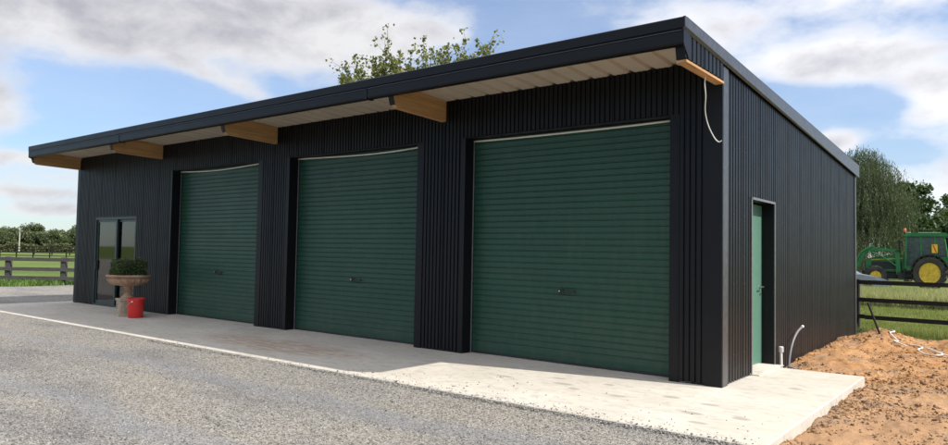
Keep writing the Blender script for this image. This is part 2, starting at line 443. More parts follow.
# clay
def dirt_z(x, y):
    z = -.105 + .03 * fbm(x, y, 4, 4, .7)
    g = lambda cx, cy, rx, ry, h: h * math.exp(-((x - cx) / rx) ** 2 - ((y - cy) / ry) ** 2)
    z += g(.75, 7.4, .50, 1.2, .24) + g(.05, 6.0, .5, 2.6, .10) + g(2.3, 8.0, .65, 1.1, .30) + g(1.35, 5.2, .35, .8, .10) + g(.6, 3.6, .45, .8, .10) + g(2.4, 4.2, .6, 1, .08)
    z += .05 * fbm(x, y, 12, 3, 1.1) + .04 * fbm(x, y, 8, 6, 2.6) + .035 * abs(fbm(x, y, 5, 5, 6)) - .012 + .018 * abs(fbm(x, y, 15, 4, 13))
    if y > 8.9: z -= (y - 8.9) * .25
    if y < -2.4: z -= (-2.4 - y) * .02
    # keep it under the slab top along the edge
    return z
def clay():
    xs = np.concatenate([np.arange(-.05, 3.6, .028), np.arange(3.6, 9, .15)]); ys = np.concatenate([np.arange(-4.4, -1, .08), np.arange(-1, 10.2, .03)])
    V = np.zeros((len(ys), len(xs), 3))
    for j, y in enumerate(ys):
        for i, x in enumerate(xs):
            z = dirt_z(x, y)
            if x < 1.19 and y < 2.20: z = min(z, -.07) - .05
            if x < .0 and y < 8.7: z = min(z, -.03)
            V[j, i] = (x, y, z)
    nx = len(xs); idx = np.arange(len(ys) * nx).reshape(len(ys), nx)
    F = np.stack([idx[:-1, :-1], idx[:-1, 1:], idx[1:, 1:], idx[1:, :-1]], -1).reshape(-1, 4)
    return tag(raw_mesh('clay_ground', V.reshape(-1, 3), F, DIRT, None, True), 'freshly dug orange clay beside the shed', kind='structure')
clay()

# lumps: many small irregular stones in one mesh
def ico():
    bm = bmesh.new(); bmesh.ops.create_icosphere(bm, subdivisions=1, radius=1)
    V = np.array([v.co[:] for v in bm.verts]); F = np.array([[v.index for v in f.verts] for f in bm.faces]); bm.free(); return V, F
ICV, ICF = ico()
CUV = np.array([(x, y, z) for z in (-1, 1) for y in (-1, 1) for x in (-1, 1)], float) * .8
CUF = np.array([(0, 2, 3), (0, 3, 1), (4, 5, 7), (4, 7, 6), (0, 1, 5), (0, 5, 4), (2, 6, 7), (2, 7, 3), (0, 4, 6), (0, 6, 2), (1, 3, 7), (1, 7, 5)])
def lumps(name, pts, sizes, mat, base='cube', jit=.35, flat=.65):
    BV, BF = (CUV, CUF) if base == 'cube' else (ICV, ICF)
    n = len(pts); m = len(BV)
    V = BV[None] * (1 + rng.uniform(-jit, jit, (n, m, 1))) + rng.uniform(-jit, jit, (n, m, 3)) * .5
    V = V * rng.uniform(.6, 1.15, (n, 1, 3)); V[:, :, 2] *= flat
    a = rng.uniform(0, 2 * np.pi, n); c, s_ = np.cos(a)[:, None], np.sin(a)[:, None]
    t = rng.uniform(-.5, .5, n); ct, st = np.cos(t)[:, None], np.sin(t)[:, None]
    y = V[:, :, 1] * ct - V[:, :, 2] * st; z = V[:, :, 1] * st + V[:, :, 2] * ct; x = V[:, :, 0]
    V = np.stack([x * c - y * s_, x * s_ + y * c, z], -1) * sizes[:, None, None] + pts[:, None]
    F = BF[None] + (np.arange(n) * m)[:, None, None]
    return raw_mesh(name, V.reshape(-1, 3), F.reshape(-1, 3), mat)

def scatter_gravel():
    P = []; S = []
    N = 46000
    # density falls off with distance from the viewer's side of the yard
    u = rng.random(N * 3); ang = rng.uniform(R(90), R(175), N * 3); r = 2.6 + 13.5 * u ** 1.2
    x = 2.97 + r * np.cos(ang); y = -8.73 + r * np.sin(ang)
    keep = (y < -2.42) & (x > -14) & (x < 1.25); x, y, r = x[keep][:N], y[keep][:N], r[keep][:N]
    s = rng.uniform(.0035, .0085, len(x)); big = rng.random(len(x)) < .02; s[big] *= 1.6
    z = np.array([gravel_z(a, b) for a, b in zip(x, y)]) + s * .2
    o = lumps('loose_gravel', np.stack([x, y, z], 1), s, STONE)
    tag(o, 'loose crushed stone chips scattered over the yard', kind='stuff')
scatter_gravel()

def slab_pebbles():
    n = 260
    x = rng.uniform(-4.2, 1.1, n); y = -2.45 + rng.exponential(.13, n)
    # spill line of gravel lapping over the slab edge
    n2 = 4200; x2 = rng.uniform(-9, 1.1, n2); wob = np.array([.05 * fbm(a * 1.1, 0, 3, 4) for a in x2]); lap = np.clip((x2 + 9) / 9, 0, 1)
    y2 = -2.47 - .03 + wob * lap + rng.normal(0, .035, n2) - .03 * (1 - lap)
    n3 = 60; x3 = rng.uniform(-3.6, 1.0, n3); y3 = rng.uniform(-2.4, -1.2, n3)
    x = np.concatenate([x, x2, x3]); y = np.concatenate([y, y2, y3]); k = y < -.6; x, y = x[k], y[k]
    s = rng.uniform(.0035, .0095, len(x)); s[rng.random(len(x)) < .04] *= 1.5
    z = np.where(y > -2.45, s * .3, -.015 + s * .3)
    o = lumps('loose_pebbles', np.stack([x, y, z], 1), s, STONE)
    tag(o, 'stray dark pebbles kicked onto the front edge of the slab', kind='stuff')
slab_pebbles()

def clods():
    n = 30000
    x = np.concatenate([rng.uniform(.03, 3.5, n), 1.2 + rng.exponential(.18, 2500)]); y = np.concatenate([rng.uniform(-2.2, 9.3, n), rng.uniform(-2.2, 2.2, 2500)])
    k = ~((x < 1.22) & (y < 2.24)); x, y = x[k], y[k]
    dens = np.array([fbm(a, b, 11, 4, .9) for a, b in zip(x, y)]); k = dens * 1.6 + rng.uniform(-.6, .5, len(x)) > -.02; x, y = x[k], y[k]
    s = .003 + rng.exponential(.0048, len(x)); s = np.clip(s, .003, .045)
    z = np.array([dirt_z(a, b) for a, b in zip(x, y)]) + s * .25
    o = lumps('clay_clods', np.stack([x, y, z], 1), s, CLOD, 'cube', .45, .7)
    tag(o, 'crumbly orange clay clods lying over the diggings', kind='stuff')
clods()

# ------------------------------------------------------------------ grass blades
def blades(name, x, y, z, h, mat, w=.006, label='', bend=.35):
    n = len(x); a = rng.uniform(0, 2 * np.pi, n); b = rng.uniform(0, 2 * np.pi, n)
    dx, dy = np.cos(a) * w, np.sin(a) * w; lx, ly = np.cos(b) * h * bend * rng.uniform(.2, 1, n), np.sin(b) * h * bend * rng.uniform(.2, 1, n)
    V = np.zeros((n, 5, 3))
    V[:, 0] = np.stack([x - dx, y - dy, z], 1); V[:, 1] = np.stack([x + dx, y + dy, z], 1)
    V[:, 2] = np.stack([x + dx * .8 + lx * .35, y + dy * .8 + ly * .35, z + h * .6], 1)
    V[:, 3] = np.stack([x - dx * .8 + lx * .35, y - dy * .8 + ly * .35, z + h * .6], 1)
    V[:, 4] = np.stack([x + lx, y + ly, z + h], 1)
    base = np.arange(n)[:, None] * 5
    F = np.concatenate([np.stack([base[:, 0], base[:, 0] + 1, base[:, 0] + 2], 1), np.stack([base[:, 0], base[:, 0] + 2, base[:, 0] + 3], 1), np.stack([base[:, 0] + 3, base[:, 0] + 2, base[:, 0] + 4], 1)])
    return tag(raw_mesh(name, V.reshape(-1, 3), F, mat), label, kind='stuff')
GR1 = m_leaf('grass_blade', (.12, .155, .045), (.20, .225, .075), (.32, .31, .15), .4, .7)
GR2 = m_leaf('dry_grass_blade', (.17, .21, .08), (.30, .31, .16), (.44, .41, .26), .4, .7)
WEED = m_leaf('weed_leaf', (.05, .10, .02), (.10, .17, .035), (.17, .24, .06), .3, 1)
def grass():
    n = 90000; x = rng.uniform(-1.5, 6.5, n); y = 8.8 + 15 * rng.random(n) ** 1.3
    k = (x > (y - 8.7) * -.09 - 1.2) & (x < 3.2 + (y - 8.7) * .12) ; x, y = x[k], y[k]
    z0 = np.array([GZ + bank(a, b) * .9 for a, b in zip(x, y)]); cl = np.array([fbm(a, b, 2, 4, 1.2) for a, b in zip(x, y)]); h = .05 + .05 * rng.random(len(x)) + .05 * np.clip(cl, 0, 1)
    near = np.abs(y - 9.9) < .35; h[near] += .18 * rng.random(near.sum())
    blades('grass', x, y, z0, h, GR1, .005, 'short green grass beyond the dark post and rail fence')
    n = 42000; y = rng.uniform(17.5, 22.8, n); x = rng.uniform(-4, 3.4, n)
    h = .22 + .34 * rng.random(n); blades('long_grass', x, y, np.array([GZ + bank(a, b) * .9 for a, b in zip(x, y)]), h, GR2, .011, 'long seeding grass in front of the tractor')
    n = 16000; y = rng.uniform(-3, 12, n); x = -30.0 + rng.normal(0, .75, n)
    cl = np.array([fbm(a, b, 6, 4, 1.0) for a, b in zip(x, y)]); h = .10 + .22 * rng.random(n) + .22 * np.clip(cl, 0, 1)
    blades('weeds', x, y, np.full(n, GZ), h, WEED, .02, 'rough weeds along the foot of the grey fence', .6)
grass()

# ------------------------------------------------------------------ the shed
XL = -18.22; D = 8.64; ZD = 3.43; REC = .24
DOORS = [(-13.08, -9.64), (-8.60, -5.13), (-4.09, -.67)]
WX0, WX1, WZ = -17.05, -14.78, 2.36
SL = .0545
roof_z = lambda y: 4.15 - SL * (y + 1.32)          # underside of the roof sheet
shed = tag(empty('shed', (-9.1, 4.3, 0)), 'long black corrugated steel shed with three green roller doors', 'shed')
bpy.context.view_layer.update()
INV = Matrix.Translation((9.1, -4.3, 0))
def sp(mb, name, mat, parent=None, **kw):
    o = mb.build(name, mat, None, **kw)
    if parent is None: o.data.transform(INV); o.parent = shed
    else:
        o.data.transform(INV); o.parent = parent
    return o

def corr(mb, u0, u1, z0, z1, plane, axis, sgn, pitch=.0762, dep=.017, seg=8, ztop=None, cover=.762):
    """ribbed sheet: broad flat pans, narrow grooves, one wider lap pan at every sheet joint"""
    pts = []; k = math.floor(u0 / pitch) - 1
    while k * pitch < u1 + pitch:
        b = k * pitch; lap = (k % round(cover / pitch) == 0)
        if lap: pts += [(b, 0), (b + pitch * .30, 0), (b + pitch * .34, .35), (b + pitch * .40, .35), (b + pitch * .44, 0), (b + pitch * .60, 0), (b + pitch * .70, 1), (b + pitch * .90, 1)]
        else: pts += [(b, 0), (b + pitch * .64, 0), (b + pitch * .72, 1), (b + pitch * .92, 1)]
        k += 1
    def H(u):
        for (a_, ha), (c_, hc) in zip(pts, pts[1:]):
            if a_ <= u <= c_: return ha + (hc - ha) * (u - a_) / max(1e-9, c_ - a_)
        return 0
    us = [(u0, H(u0))] + [(u, h) for u, h in pts if u0 + 1e-4 < u < u1 - 1e-4] + [(u1, H(u1))]
    vs = []
    for u, g in us:
        h = -sgn * dep * g
        for z in (z0, z1 if ztop is None else ztop(u)):
            vs.append((u, plane + h, z) if axis == 'x' else (plane + h, u, z))
    fs = [(2 * i, 2 * i + 2, 2 * i + 3, 2 * i + 1) for i in range(len(us) - 1)]
    mb.add(vs, fs)

# front wall: front faces at y = 0, wall crests toward -y
front = MB(); FJ = .10
wall_top = roof_z(0) - .002
segs = [(XL + .16, WX0 - .03, .02, wall_top), (WX0 - .03, WX1 + .03, WZ + .03, wall_top), (WX1 + .03, DOORS[0][0] - FJ, .02, wall_top)]
for i, (a, b) in enumerate(DOORS):
    segs.append((a - FJ, b + FJ, ZD + .015, wall_top))
    nxt = DOORS[i + 1][0] - FJ if i < 2 else -.20
    segs.append((b + FJ, nxt, .02, wall_top))
for a, b, z0, z1 in segs: corr(front, a, b, z0, z1, -.008, 'x', -1, .0762, .020, 8)
fw = sp(front, 'front_wall', BLACK)
# inner lining so that nothing shows through
lin = MB()
lin.box(XL + .05, -.05, REC + .06, REC + .09, ZD, 3.98)
lin.box(XL + .05, WX0 - .06, .05, .09, 0, ZD); lin.box(WX1 + .06, DOORS[0][0] - .02, .05, .09, 0, ZD)
sp(lin, 'lining', DARKIN)
side = MB()
SDY0, SDY1, SDZ = 1.21, 2.29, 2.40
st = lambda y: roof_z(y) - .03
P2 = .1089
corr(side, .20, SDY0 - .03, .02, 0, -.0, 'y', 1, P2, .024, 8, st)
corr(side, SDY0 - .03, SDY1 + .03, SDZ + .02, 0, -.0, 'y', 1, P2, .024, 8, st)
corr(side, SDY1 + .03, D - .10, -.1, 0, -.0, 'y', 1, P2, .013, 8, st)
# the roof's gable end in front of the wall
corr(side, -1.27, -.012, 3.80, 0, .028, 'y', 1, .13, .024, 8, lambda y: roof_z(y) - .01)
side.v = [(-v[0] if False else v[0], v[1], v[2]) for v in side.v]
sp(side, 'side_wall', BLACKS)
back = MB(); corr(back, XL, 0, 0, roof_z(D) - .02, D, 'x', 1)
corr(back, 0.02, D, 0, 0, XL, 'y', -1, P2, .024, 6, st)
sp(back, 'back_wall', BLACK, smooth=True)

# flashings: corners and door jambs
for xa, xb in ((-.20, .012), (XL - .012, XL + .16)):
    fl = MB(); fl.box(xa, xb, -.012, .016, 0, 4.0); sp(fl, 'corner_flashing', BLACK)
for ya, yb, za, zb in ((.0165, .20, 0, 3.99), (D - .11, D + .012, -.2, roof_z(D) - .1)):
    f2 = MB(); f2.box(-.004, .014, ya, yb, za, zb); sp(f2, 'corner_flashing', FLASH)
def jamb_set(a, b, ztop, z0=0.0):
    j = MB(); w = FJ
    j.box(a - w, a, -.006, .014, z0, ztop + .012); j.box(b, b + w + .03, -.006, .014, z0, ztop + .012)
    j.box(a - .012, a, .0145, REC + .06, z0, ztop); j.box(b, b + .012, .0145, REC + .06, z0, ztop)
    j.box(a, b, .0145, REC + .06, ztop, ztop + .012)
    sp(j, 'door_jamb', BLACK)
for a, b in DOORS: jamb_set(a, b, ZD)

def roller(a, b, hx):
    m = MB(); pitch = .0905; y0 = REC; z0 = .10; n = int((ZD + .05 - z0) / pitch)
    prof = []
    prof.append((y0 + .004, .022))
    for i in range(n + 1):
        z = z0 + .07 + i * pitch
        if z > ZD + .05: break
        # broad flat face with a narrow V groove
        prof += [(y0 - .004, z - .052), (y0 - .004, z + .012), (y0 + .004, z + .020), (y0 + .0075, z + .0255), (y0 + .0075, z + .0280), (y0 + .004, z + .036)]
    NX = 14
    vs = []
    for i in range(NX + 1):
        x = a + .012 + (b - a - .024) * i / NX
        for (y, z) in prof:
            dy = .006 * fbm(x * 1.3, z * 1.1, a, 3)        # slight waviness of thin steel
            vs.append((x, y + dy, z))
    k = len(prof); fs = []
    for i in range(NX):
        for j in range(k - 1):
            fs.append((i * k + j, (i + 1) * k + j, (i + 1) * k + j + 1, i * k + j + 1))
    m.add(vs, fs)
    d = sp(m, 'roller_door', GREEN)
    br = MB(); br.box(a + .014, b - .014, REC - .012, REC + .02, .004, .034); sp(br, 'bottom_rail', TBLACK, d)
    g = MB(); g.box(a + .002, a + .018, REC - .035, REC - .022, .0, ZD - .03)
    sp(g, 'guide_rail', GREYP, d)
    g = MB(); g.box(b - .06, b - .001, REC - .03, REC - .014, .0, ZD - .002); sp(g, 'guide_rail', BLACK, d)
    s = MB(); pts = []
    for i in range(25):
        t = i / 24; pts.append((a + .02 + (b - a - .06) * t, REC - .05, ZD - .018 - .035 * math.sin(math.pi * t) - .012 * math.sin(5 * t + a)))
    s.tube(pts, .016, 6); sp(s, 'lit_head_edge', LITEDGE, d, smooth=True)  # white rod stands in for the lit under-edge of the head flashing
    h = MB(); h.box(hx - .15, hx - .06, REC - .035, REC - .012, 1.035, 1.085); h.box(hx - .06, hx + .14, REC - .05, REC - .03, 1.045, 1.07)
    h.tube([(hx - .105, REC - .02, 1.06), (hx - .105, REC - .055, 1.06)], .018, 10)
    sp(h, 'handle', TBLACK, d)
    lk = MB(); lk.lathe([(.013, REC - .062), (.013, REC - .055)], (hx - .105, 0, 1.06), 10, 'y'); sp(lk, 'lock', STEEL, d)
roller(*DOORS[0], -11.35); roller(*DOORS[1], -6.82); roller(*DOORS[2], -2.32)

# glazed sliding door at the left end
w = MB(); YF = .07
w.box(WX0, WX0 + .05, .0, .14, .0, WZ); w.box(WX1 - .05, WX1, .0, .14, .0, WZ); w.box(WX0 + .05, WX1 - .05, .0, .14, WZ - .05, WZ); w.box(WX0 + .05, WX1 - .05, .0, .14, 0, .045)
mx = (WX0 + WX1) / 2
sd = sp(w, 'sliding_door', FRAME)
for (a, b, yy) in ((WX0 + .052, mx + .05, .035), (mx - .05, WX1 - .052, .085)):
    s = MB(); t = .075
    s.box(a, a + t, yy, yy + .04, .047, WZ - .052); s.box(b - t, b, yy, yy + .04, .047, WZ - .052)
    s.box(a + t, b - t, yy, yy + .04, WZ - .12, WZ - .052); s.box(a + t, b - t, yy, yy + .04, .047, .14)
    f = sp(s, 'sash', FRAME, sd)
    g = MB(); g.box(a + t, b - t, yy + .017, yy + .023, .14, WZ - .12); 
    gl = sp(g, 'pane', GLASS, sd)
h = MB(); h.box(WX0 + .07, WX0 + .11, .0, .034, .95, 1.2); sp(h, 'handle', TBLACK, sd)
# room behind the glass: floor, walls
rm = MB(); rm.box(WX0 - .8, WX1 + .5, 3.2, 3.25, 0, 2.7); rm.box(WX0 - .85, WX0 - .8, .15, 3.2, 0, 2.7); rm.box(WX1 + .5, WX1 + .55, .15, 3.2, 0, 2.7); rm.box(WX0 - .8, WX1 + .5, .15, 3.2, 2.65, 2.7)
sp(rm, 'room_lining', simple('plasterboard', (.30, .31, .32), .8))
jw = MB(); jw.box(WX0 - .03, WX0 - .002, -.006, .10, 0, WZ + .03); jw.box(WX1 + .002, WX1 + .03, -.006, .10, 0, WZ + .03); jw.box(WX0 - .002, WX1 + .002, -.006, .10, WZ + .002, WZ + .03)
sp(jw, 'door_jamb', BLACK)

# side door
pdoor = MB(); pdoor.box(-.21, -.17, SDY0 - .03, SDY1 - .012, .035, SDZ - .02)
pd = sp(pdoor, 'personnel_door', LEAFDOOR, bevel=.003)
h = MB(); h.lathe([(.027, -.17), (.027, -.160)], (0, 2.17, 1.17), 14, 'x'); h.tube([(-.165, 2.17, 1.17), (-.11, 2.17, 1.17), (-.105, 2.155, 1.17), (-.105, 2.03, 1.168)], .010, 8)
sp(h, 'handle', STEEL, pd, smooth=False)
h = MB(); h.lathe([(.022, -.17), (.022, -.163)], (0, 2.17, 1.06), 12, 'x'); sp(h, 'lock', STEEL, pd)
j = MB(); j.box(-.24, -.0, SDY1 - .01, SDY1, .03, SDZ); j.box(-.24, -.0, SDY0, SDY0 + .01, .03, SDZ); j.box(-.24, 0, SDY0, SDY1, SDZ, SDZ + .01)
j.box(-.26, -.24, SDY0, SDY1, 0, SDZ)
sp(j, 'door_jamb', BLACK)
e = MB(); e.box(.001, .013, SDY1, SDY1 + .035, .02, SDZ + .03); e.box(.001, .013, SDY0 - .035, SDY0, .02, SDZ + .03); e.box(.001, .02, SDY0, SDY1, SDZ, SDZ + .032)
sp(e, 'door_trim', simple('sunlit_edge_trim', (.13, .13, .13), .35, .2, .2, 20))  # trim made pale, sunlight on the flashing edges put into its colour
t = MB(); t.prism([(1.215, 0), (1.215, .012), (1.4, .04), (1.9, .05), (2.1, .045), (2.42, .012), (2.46, 0)], 'x', -.17, .10)
sp(t, 'threshold', CONC)

# roof: top sheet, cream underside, trims
EX = .045
def rib_profile(x0, x1, pitch=.305):
    pts = []; x = x0
    while x < x1:
        for dx, h in ((0, 0), (.215, 0), (.235, .04), (.285, .04)):
            if x + dx <= x1: pts.append((x + dx, h))
        x += pitch
    pts.append((x1, 0)); return pts
rp = rib_profile(XL - .04, .0)
for nm, mt, off in (('roof', BLACKR, .035), ('soffit', SOFFIT, .0)):
    m = MB(); vs = []
    for (x, h) in rp:
        for y in (-1.29, 0.0, 4, D + .05):
            vs.append((x, y, roof_z(y) + h + off))
    fs = [(4 * i + k, 4 * i + 4 + k, 4 * i + 5 + k, 4 * i + 1 + k) for i in range(len(rp) - 1) for k in range(3)]
    m.add(vs, fs); sp(m, nm, mt)
# front fascia: capping above, gutter below
fa = MB()
fa.prism([(-1.355, 4.225), (-1.352, 4.112), (-1.338, 4.108), (-1.338, 4.10), (-1.30, 4.10), (-1.18, 4.215), (-1.18, 4.232), (-1.34, 4.236)], 'x', XL - .16 + .32, EX)
fa.v = [(x if x > -10 else -18.10 + 0, y, z) for x, y, z in fa.v]
# subdivide along the length for very slight unevenness
sp(fa, 'capping', BLACKR)
gu = MB(); gu.prism([(-1.335, 4.106), (-1.345, 4.07), (-1.345, 3.955), (-1.33, 3.935), (-1.235, 3.935), (-1.215, 3.965), (-1.19, 4.09), (-1.21, 4.106)], 'x', -18.08, .025)
gutter = sp(gu, 'gutter', BLACKR)
ln = MB(); ln.box(-18.08, .02, -1.351, -1.3455, 4.082, 4.090); sp(ln, 'gutter_lip', FLASH, gutter)
br = MB(); br.box(-5.03, -4.97, -1.352, -1.20, 3.928, 4.09); sp(br, 'gutter_joiner', BLACKR, gutter)
br = MB(); br.box(-13.03, -12.97, -1.352, -1.20, 3.928, 4.09); sp(br, 'gutter_joiner', BLACKR, gutter)
ge = MB(); ge.prism([(-1.347, 4.108), (-1.347, 3.95), (-1.335, 3.93), (-1.23, 3.83), (-1.20, 3.80), (-1.17, 3.80), (-1.17, 4.10)], 'x', .026, .040); sp(ge, 'gutter_end', BLACKR)
ge = MB(); ge.prism([(-1.347, 4.108), (-1.347, 3.95), (-1.335, 3.93), (-1.23, 3.90), (-1.17, 4.10)], 'x', -18.095, -18.081); sp(ge, 'gutter_end', BLACKR)
# side barge flashing
for xa, xb, nm in ((.030, .058, 'barge'), (-18.30, -18.27, 'barge')):
    b = MB(); y0, y1 = -1.35, D + .14; H = .27
    if xa < 0: y0 = -1.2
    b.v = []; 
    top = lambda y: 4.236 - SL * (y + 1.34)
    vs = [(xa, y0, top(y0) - H * .55 if xa > 0 else top(y0) - H), (xa, y0, top(y0)), (xa, y1, top(y1)), (xa, y1, top(y1) - H), (xb, y0, top(y0) - (.115 if xa > 0 else H)), (xb, y0, top(y0)), (xb, y1, top(y1)), (xb, y1, top(y1) - H)]
    b.add(vs, [(0, 1, 2, 3), (4, 7, 6, 5), (1, 5, 6, 2), (0, 3, 7, 4), (0, 4, 5, 1), (3, 2, 6, 7)])
    b.box(xa - .16 if xa > 0 else xb, xa if xa > 0 else xb + .16, y0, y0 + .001, 4.2, 4.201)
    sp(b, nm, FLASH)
b = MB(); vs = [(-.14, -1.3, top(-1.3) + .004), (.058, -1.3, top(-1.3) + .004), (.058, D + .14, top(D + .14) + .004), (-.14, D + .14, top(D + .14) + .004)]
b.add(vs, [(0, 1, 2, 3)]); sp(b, 'barge_cap', BLACKR)
# glulam rafters sticking out under the eave
def rafter(x0, x1, end=False):
    m = MB(); zt = lambda y: roof_z(y) - .002; dz = .345
    pts = [(.02, zt(.02)), (.02, zt(.02) - dz + .01), (-1.13, zt(-1.13) - dz - .02), (-1.20, zt(-1.2) - dz + .03), (-1.27, zt(-1.27) - .10), (-1.27, zt(-1.27))]
    if end: pts = [(.02, zt(.02)), (.02, 3.775), (-1.22, 3.785), (-1.24, zt(-1.24))]
    m.prism(pts, 'x', x0, x1)
    r = sp(m, 'rafter', TIMBER, bevel=.004)
    if not end:
        k = MB(); k.prism([(-1.276, zt(-1.27)), (-1.276, zt(-1.27) - .115), (-1.205, zt(-1.2) - dz + .02), (-1.190, zt(-1.2) - dz + .015), (-1.265, zt(-1.27) - .10), (-1.265, zt(-1.27))], 'x', x0 - .004, x1 + .004)
        sp(k, 'end_cap', BLACKR, r)
    return r
for xf in (-4.52, -9.02, -13.57): rafter(xf - .09, xf)
rafter(-18.10 - .10, -18.10)
rafter(-.085, .004, True)
m = MB(); m.prism([(-1.262, 4.10), (-1.262, 3.90), (-1.235, 3.79), (-1.225, 3.79), (-1.243, 3.90), (-1.243, 4.10)], 'x', -.09, .029); sp(m, 'gutter_end', BLACKR)
# the strip of pine under the clad gable end
m = MB(); m.box(-.085, .03, -1.24, -.011, 3.755, 3.782); sp(m, 'timber_strip', TIMBER)
# loose white cable
def spl(P, n=10):
    P = [Vector(p) for p in P]; out = []
    for i in range(len(P) - 1):
        p0, p1, p2, p3 = P[max(i - 1, 0)], P[i], P[i + 1], P[min(i + 2, len(P) - 1)]
        for k in range(n):
            t = k / n
            out.append(.5 * ((2 * p1) + (-p0 + p2) * t + (2 * p0 - 5 * p1 + 4 * p2 - p3) * t * t + (-p0 + 3 * p1 - 3 * p2 + p3) * t ** 3))
    out.append(P[-1]); return out
c = MB(); c.tube(spl([(-.03, -.48, 3.757), (-.05, -.46, 3.68), (-.06, -.40, 3.54), (-.12, -.25, 3.39), (-.13, -.12, 3.24), (-.08, -.05, 3.09), (-.03, -.03, 3.03), (.005, -.018, 3.045)]), .0068, 7)
sp(c, 'cable', WHITE, smooth=True)
# roofing screws along the side girts
s = MB(); s.lathe([(.012, -.002), (.010, .007)], (0, 0, 0), 6, 'x'); scr = s.build('screw', FLASH, None)
first = True
for zz in (.35, 1.25, 2.15, 3.0):
    for yy in (.45, .88, 2.62, 3.27, 3.92, 4.58, 5.23, 5.88, 6.54, 7.19, 7.84):
        q = scr if first else scr.copy()
        if not first: col.objects.link(q)
        first = False; q.parent = shed; q.location = (9.1 + .001, yy - 4.3, zz)

# ------------------------------------------------------------------ things on the slab
urn = tag(empty('garden_urn', (-13.42, -.80, 0), R(-12)), 'wide shallow terracotta urn on a square cast stone pedestal', 'urn')
m = MB(); m.box(-.225, .225, -.225, .225, 0, .05); m.box(-.195, .195, -.195, .195, .05, .35); m.box(-.215, .215, -.215, .215, .35, .40)
for s_ in (-1, 1):
    for k in (0, 1):
        M = Matrix.Rotation(k * math.pi / 2, 4, 'Z'); 
        m.box(-.12, .12, s_ * .190, s_ * .208, .09, .11, M); m.box(-.12, .12, s_ * .190, s_ * .208, .29, .31, M); m.box(-.12, -.10, s_ * .190, s_ * .208, .11, .29, M); m.box(.10, .12, s_ * .190, s_ * .208, .11, .29, M)
m.build('pedestal', CAST, urn, bevel=.006)
m = MB(); m.lathe([(.0, .401), (.15, .401), (.155, .43), (.11, .46), (.075, .50), (.085, .53), (.115, .56), (.085, .59), (.075, .63), (.11, .67), (.13, .69), (.0, .69)], seg=28); m.build('stem', TERRA, urn, autos=.7)
prof = [(.0, .69), (.14, .69), (.27, .705), (.37, .745), (.425, .80), (.435, .845), (.41, .87), (.445, .885), (.475, .91), (.475, .935), (.445, .945), (.42, .93), (.40, .90), (.0, .89)]
m = MB(); seg = 60; base = len(m.v)
m.lathe(prof, seg=seg)
vv = []
for i, v in enumerate(m.v):      # gadroon lobes round the belly
    row = i // seg; th = 2 * math.pi * (i % seg) / seg
    f = 1 + (.035 * math.cos(th * 20) if 2 <= row <= 5 else 0)
    vv.append((v[0] * f, v[1] * f, v[2]))
m.v = vv; m.build('bowl', TERRA, urn, autos=.7)

def leafcloud(centers, radii, n_per, ls, flat=1.0):
    C = np.repeat(np.asarray(centers), n_per, 0); r = np.repeat(np.asarray(radii), n_per)
    n = len(C); dvec = rng.normal(size=(n, 3)); dvec /= np.linalg.norm(dvec, axis=1)[:, None]
    P = C + dvec * (r * rng.random(n) ** .5)[:, None] * np.array([1, 1, flat])
    return P
def leaf_mesh(name, P, size, mat, parent=None, aspect=.6, droop=0.0, updir=None):
    n = len(P); size = size * rng.uniform(.6, 1.3, n) if np.isscalar(size) else size
    a = rng.normal(size=(n, 3)); 
    if droop: a = a * (1 - droop) + np.array([0, 0, -1.6]) * droop
    a /= np.linalg.norm(a, axis=1)[:, None]
    b = rng.normal(size=(n, 3)); b -= (b * a).sum(1)[:, None] * a; b /= np.linalg.norm(b, axis=1)[:, None]
    L = a * size[:, None]; W = b * (size * aspect * .5)[:, None]
    V = np.stack([P - L * .5, P + W, P + L * .5, P - W], 1)
    # slight fold
    V[:, 1] += np.cross(a, b) * (size * .08)[:, None]
    F = np.arange(n * 4).reshape(n, 4)
    return raw_mesh(name, V.reshape(-1, 3), F, mat, parent)
BOXLEAF = m_leaf('box_leaf', (.035, .055, .018), (.065, .095, .03), (.11, .14, .055), .25, 6)
shrub = tag(empty('box_shrub', (-13.42, -.80, .90), R(-12)), 'clipped low dark green box hedge growing in the terracotta urn', 'shrub')
n = 9000; U = rng.uniform(-1, 1, (n, 3)); axis = rng.integers(0, 3, n); 
P = U * np.array([.40, .33, .17]); shell = rng.random(n) < .8
k = np.where(shell)[0]; P[k, axis[k]] = np.sign(P[k, axis[k]]) * np.array([.40, .33, .17])[axis[k]] * rng.uniform(.9, 1.03, len(k))
q = (np.abs(P[:, 0]) / .41) ** 3 + (np.abs(P[:, 1]) / .34) ** 3 + (np.clip(P[:, 2], 0, 1) / .185) ** 3
P = P[q < 1.35] + np.array([0, 0, .20])
bump_ = np.array([noise.noise(Vector((a * 7, b * 7, c_ * 7))) for a, b, c_ in P]); P = (P - np.array([0, 0, .1])) * (1 + .13 * bump_[:, None]) + np.array([0, 0, .1])
extra = np.stack([rng.uniform(-.36, .36, 260), rng.uniform(-.3, .3, 260), .36 + rng.exponential(.022, 260)], 1); P = np.concatenate([P, extra])
leaf_mesh('foliage', P, .034, BOXLEAF, shrub, .7)
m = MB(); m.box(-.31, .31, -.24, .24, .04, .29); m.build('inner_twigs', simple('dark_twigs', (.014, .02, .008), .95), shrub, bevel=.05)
m = MB()
for i in range(5): m.tube([(-.28 + i * .14, random.uniform(-.1, .1), -.02), (-.28 + i * .14, random.uniform(-.1, .1), .2)], .012, 6)
m.build('stem', BARK, shrub)

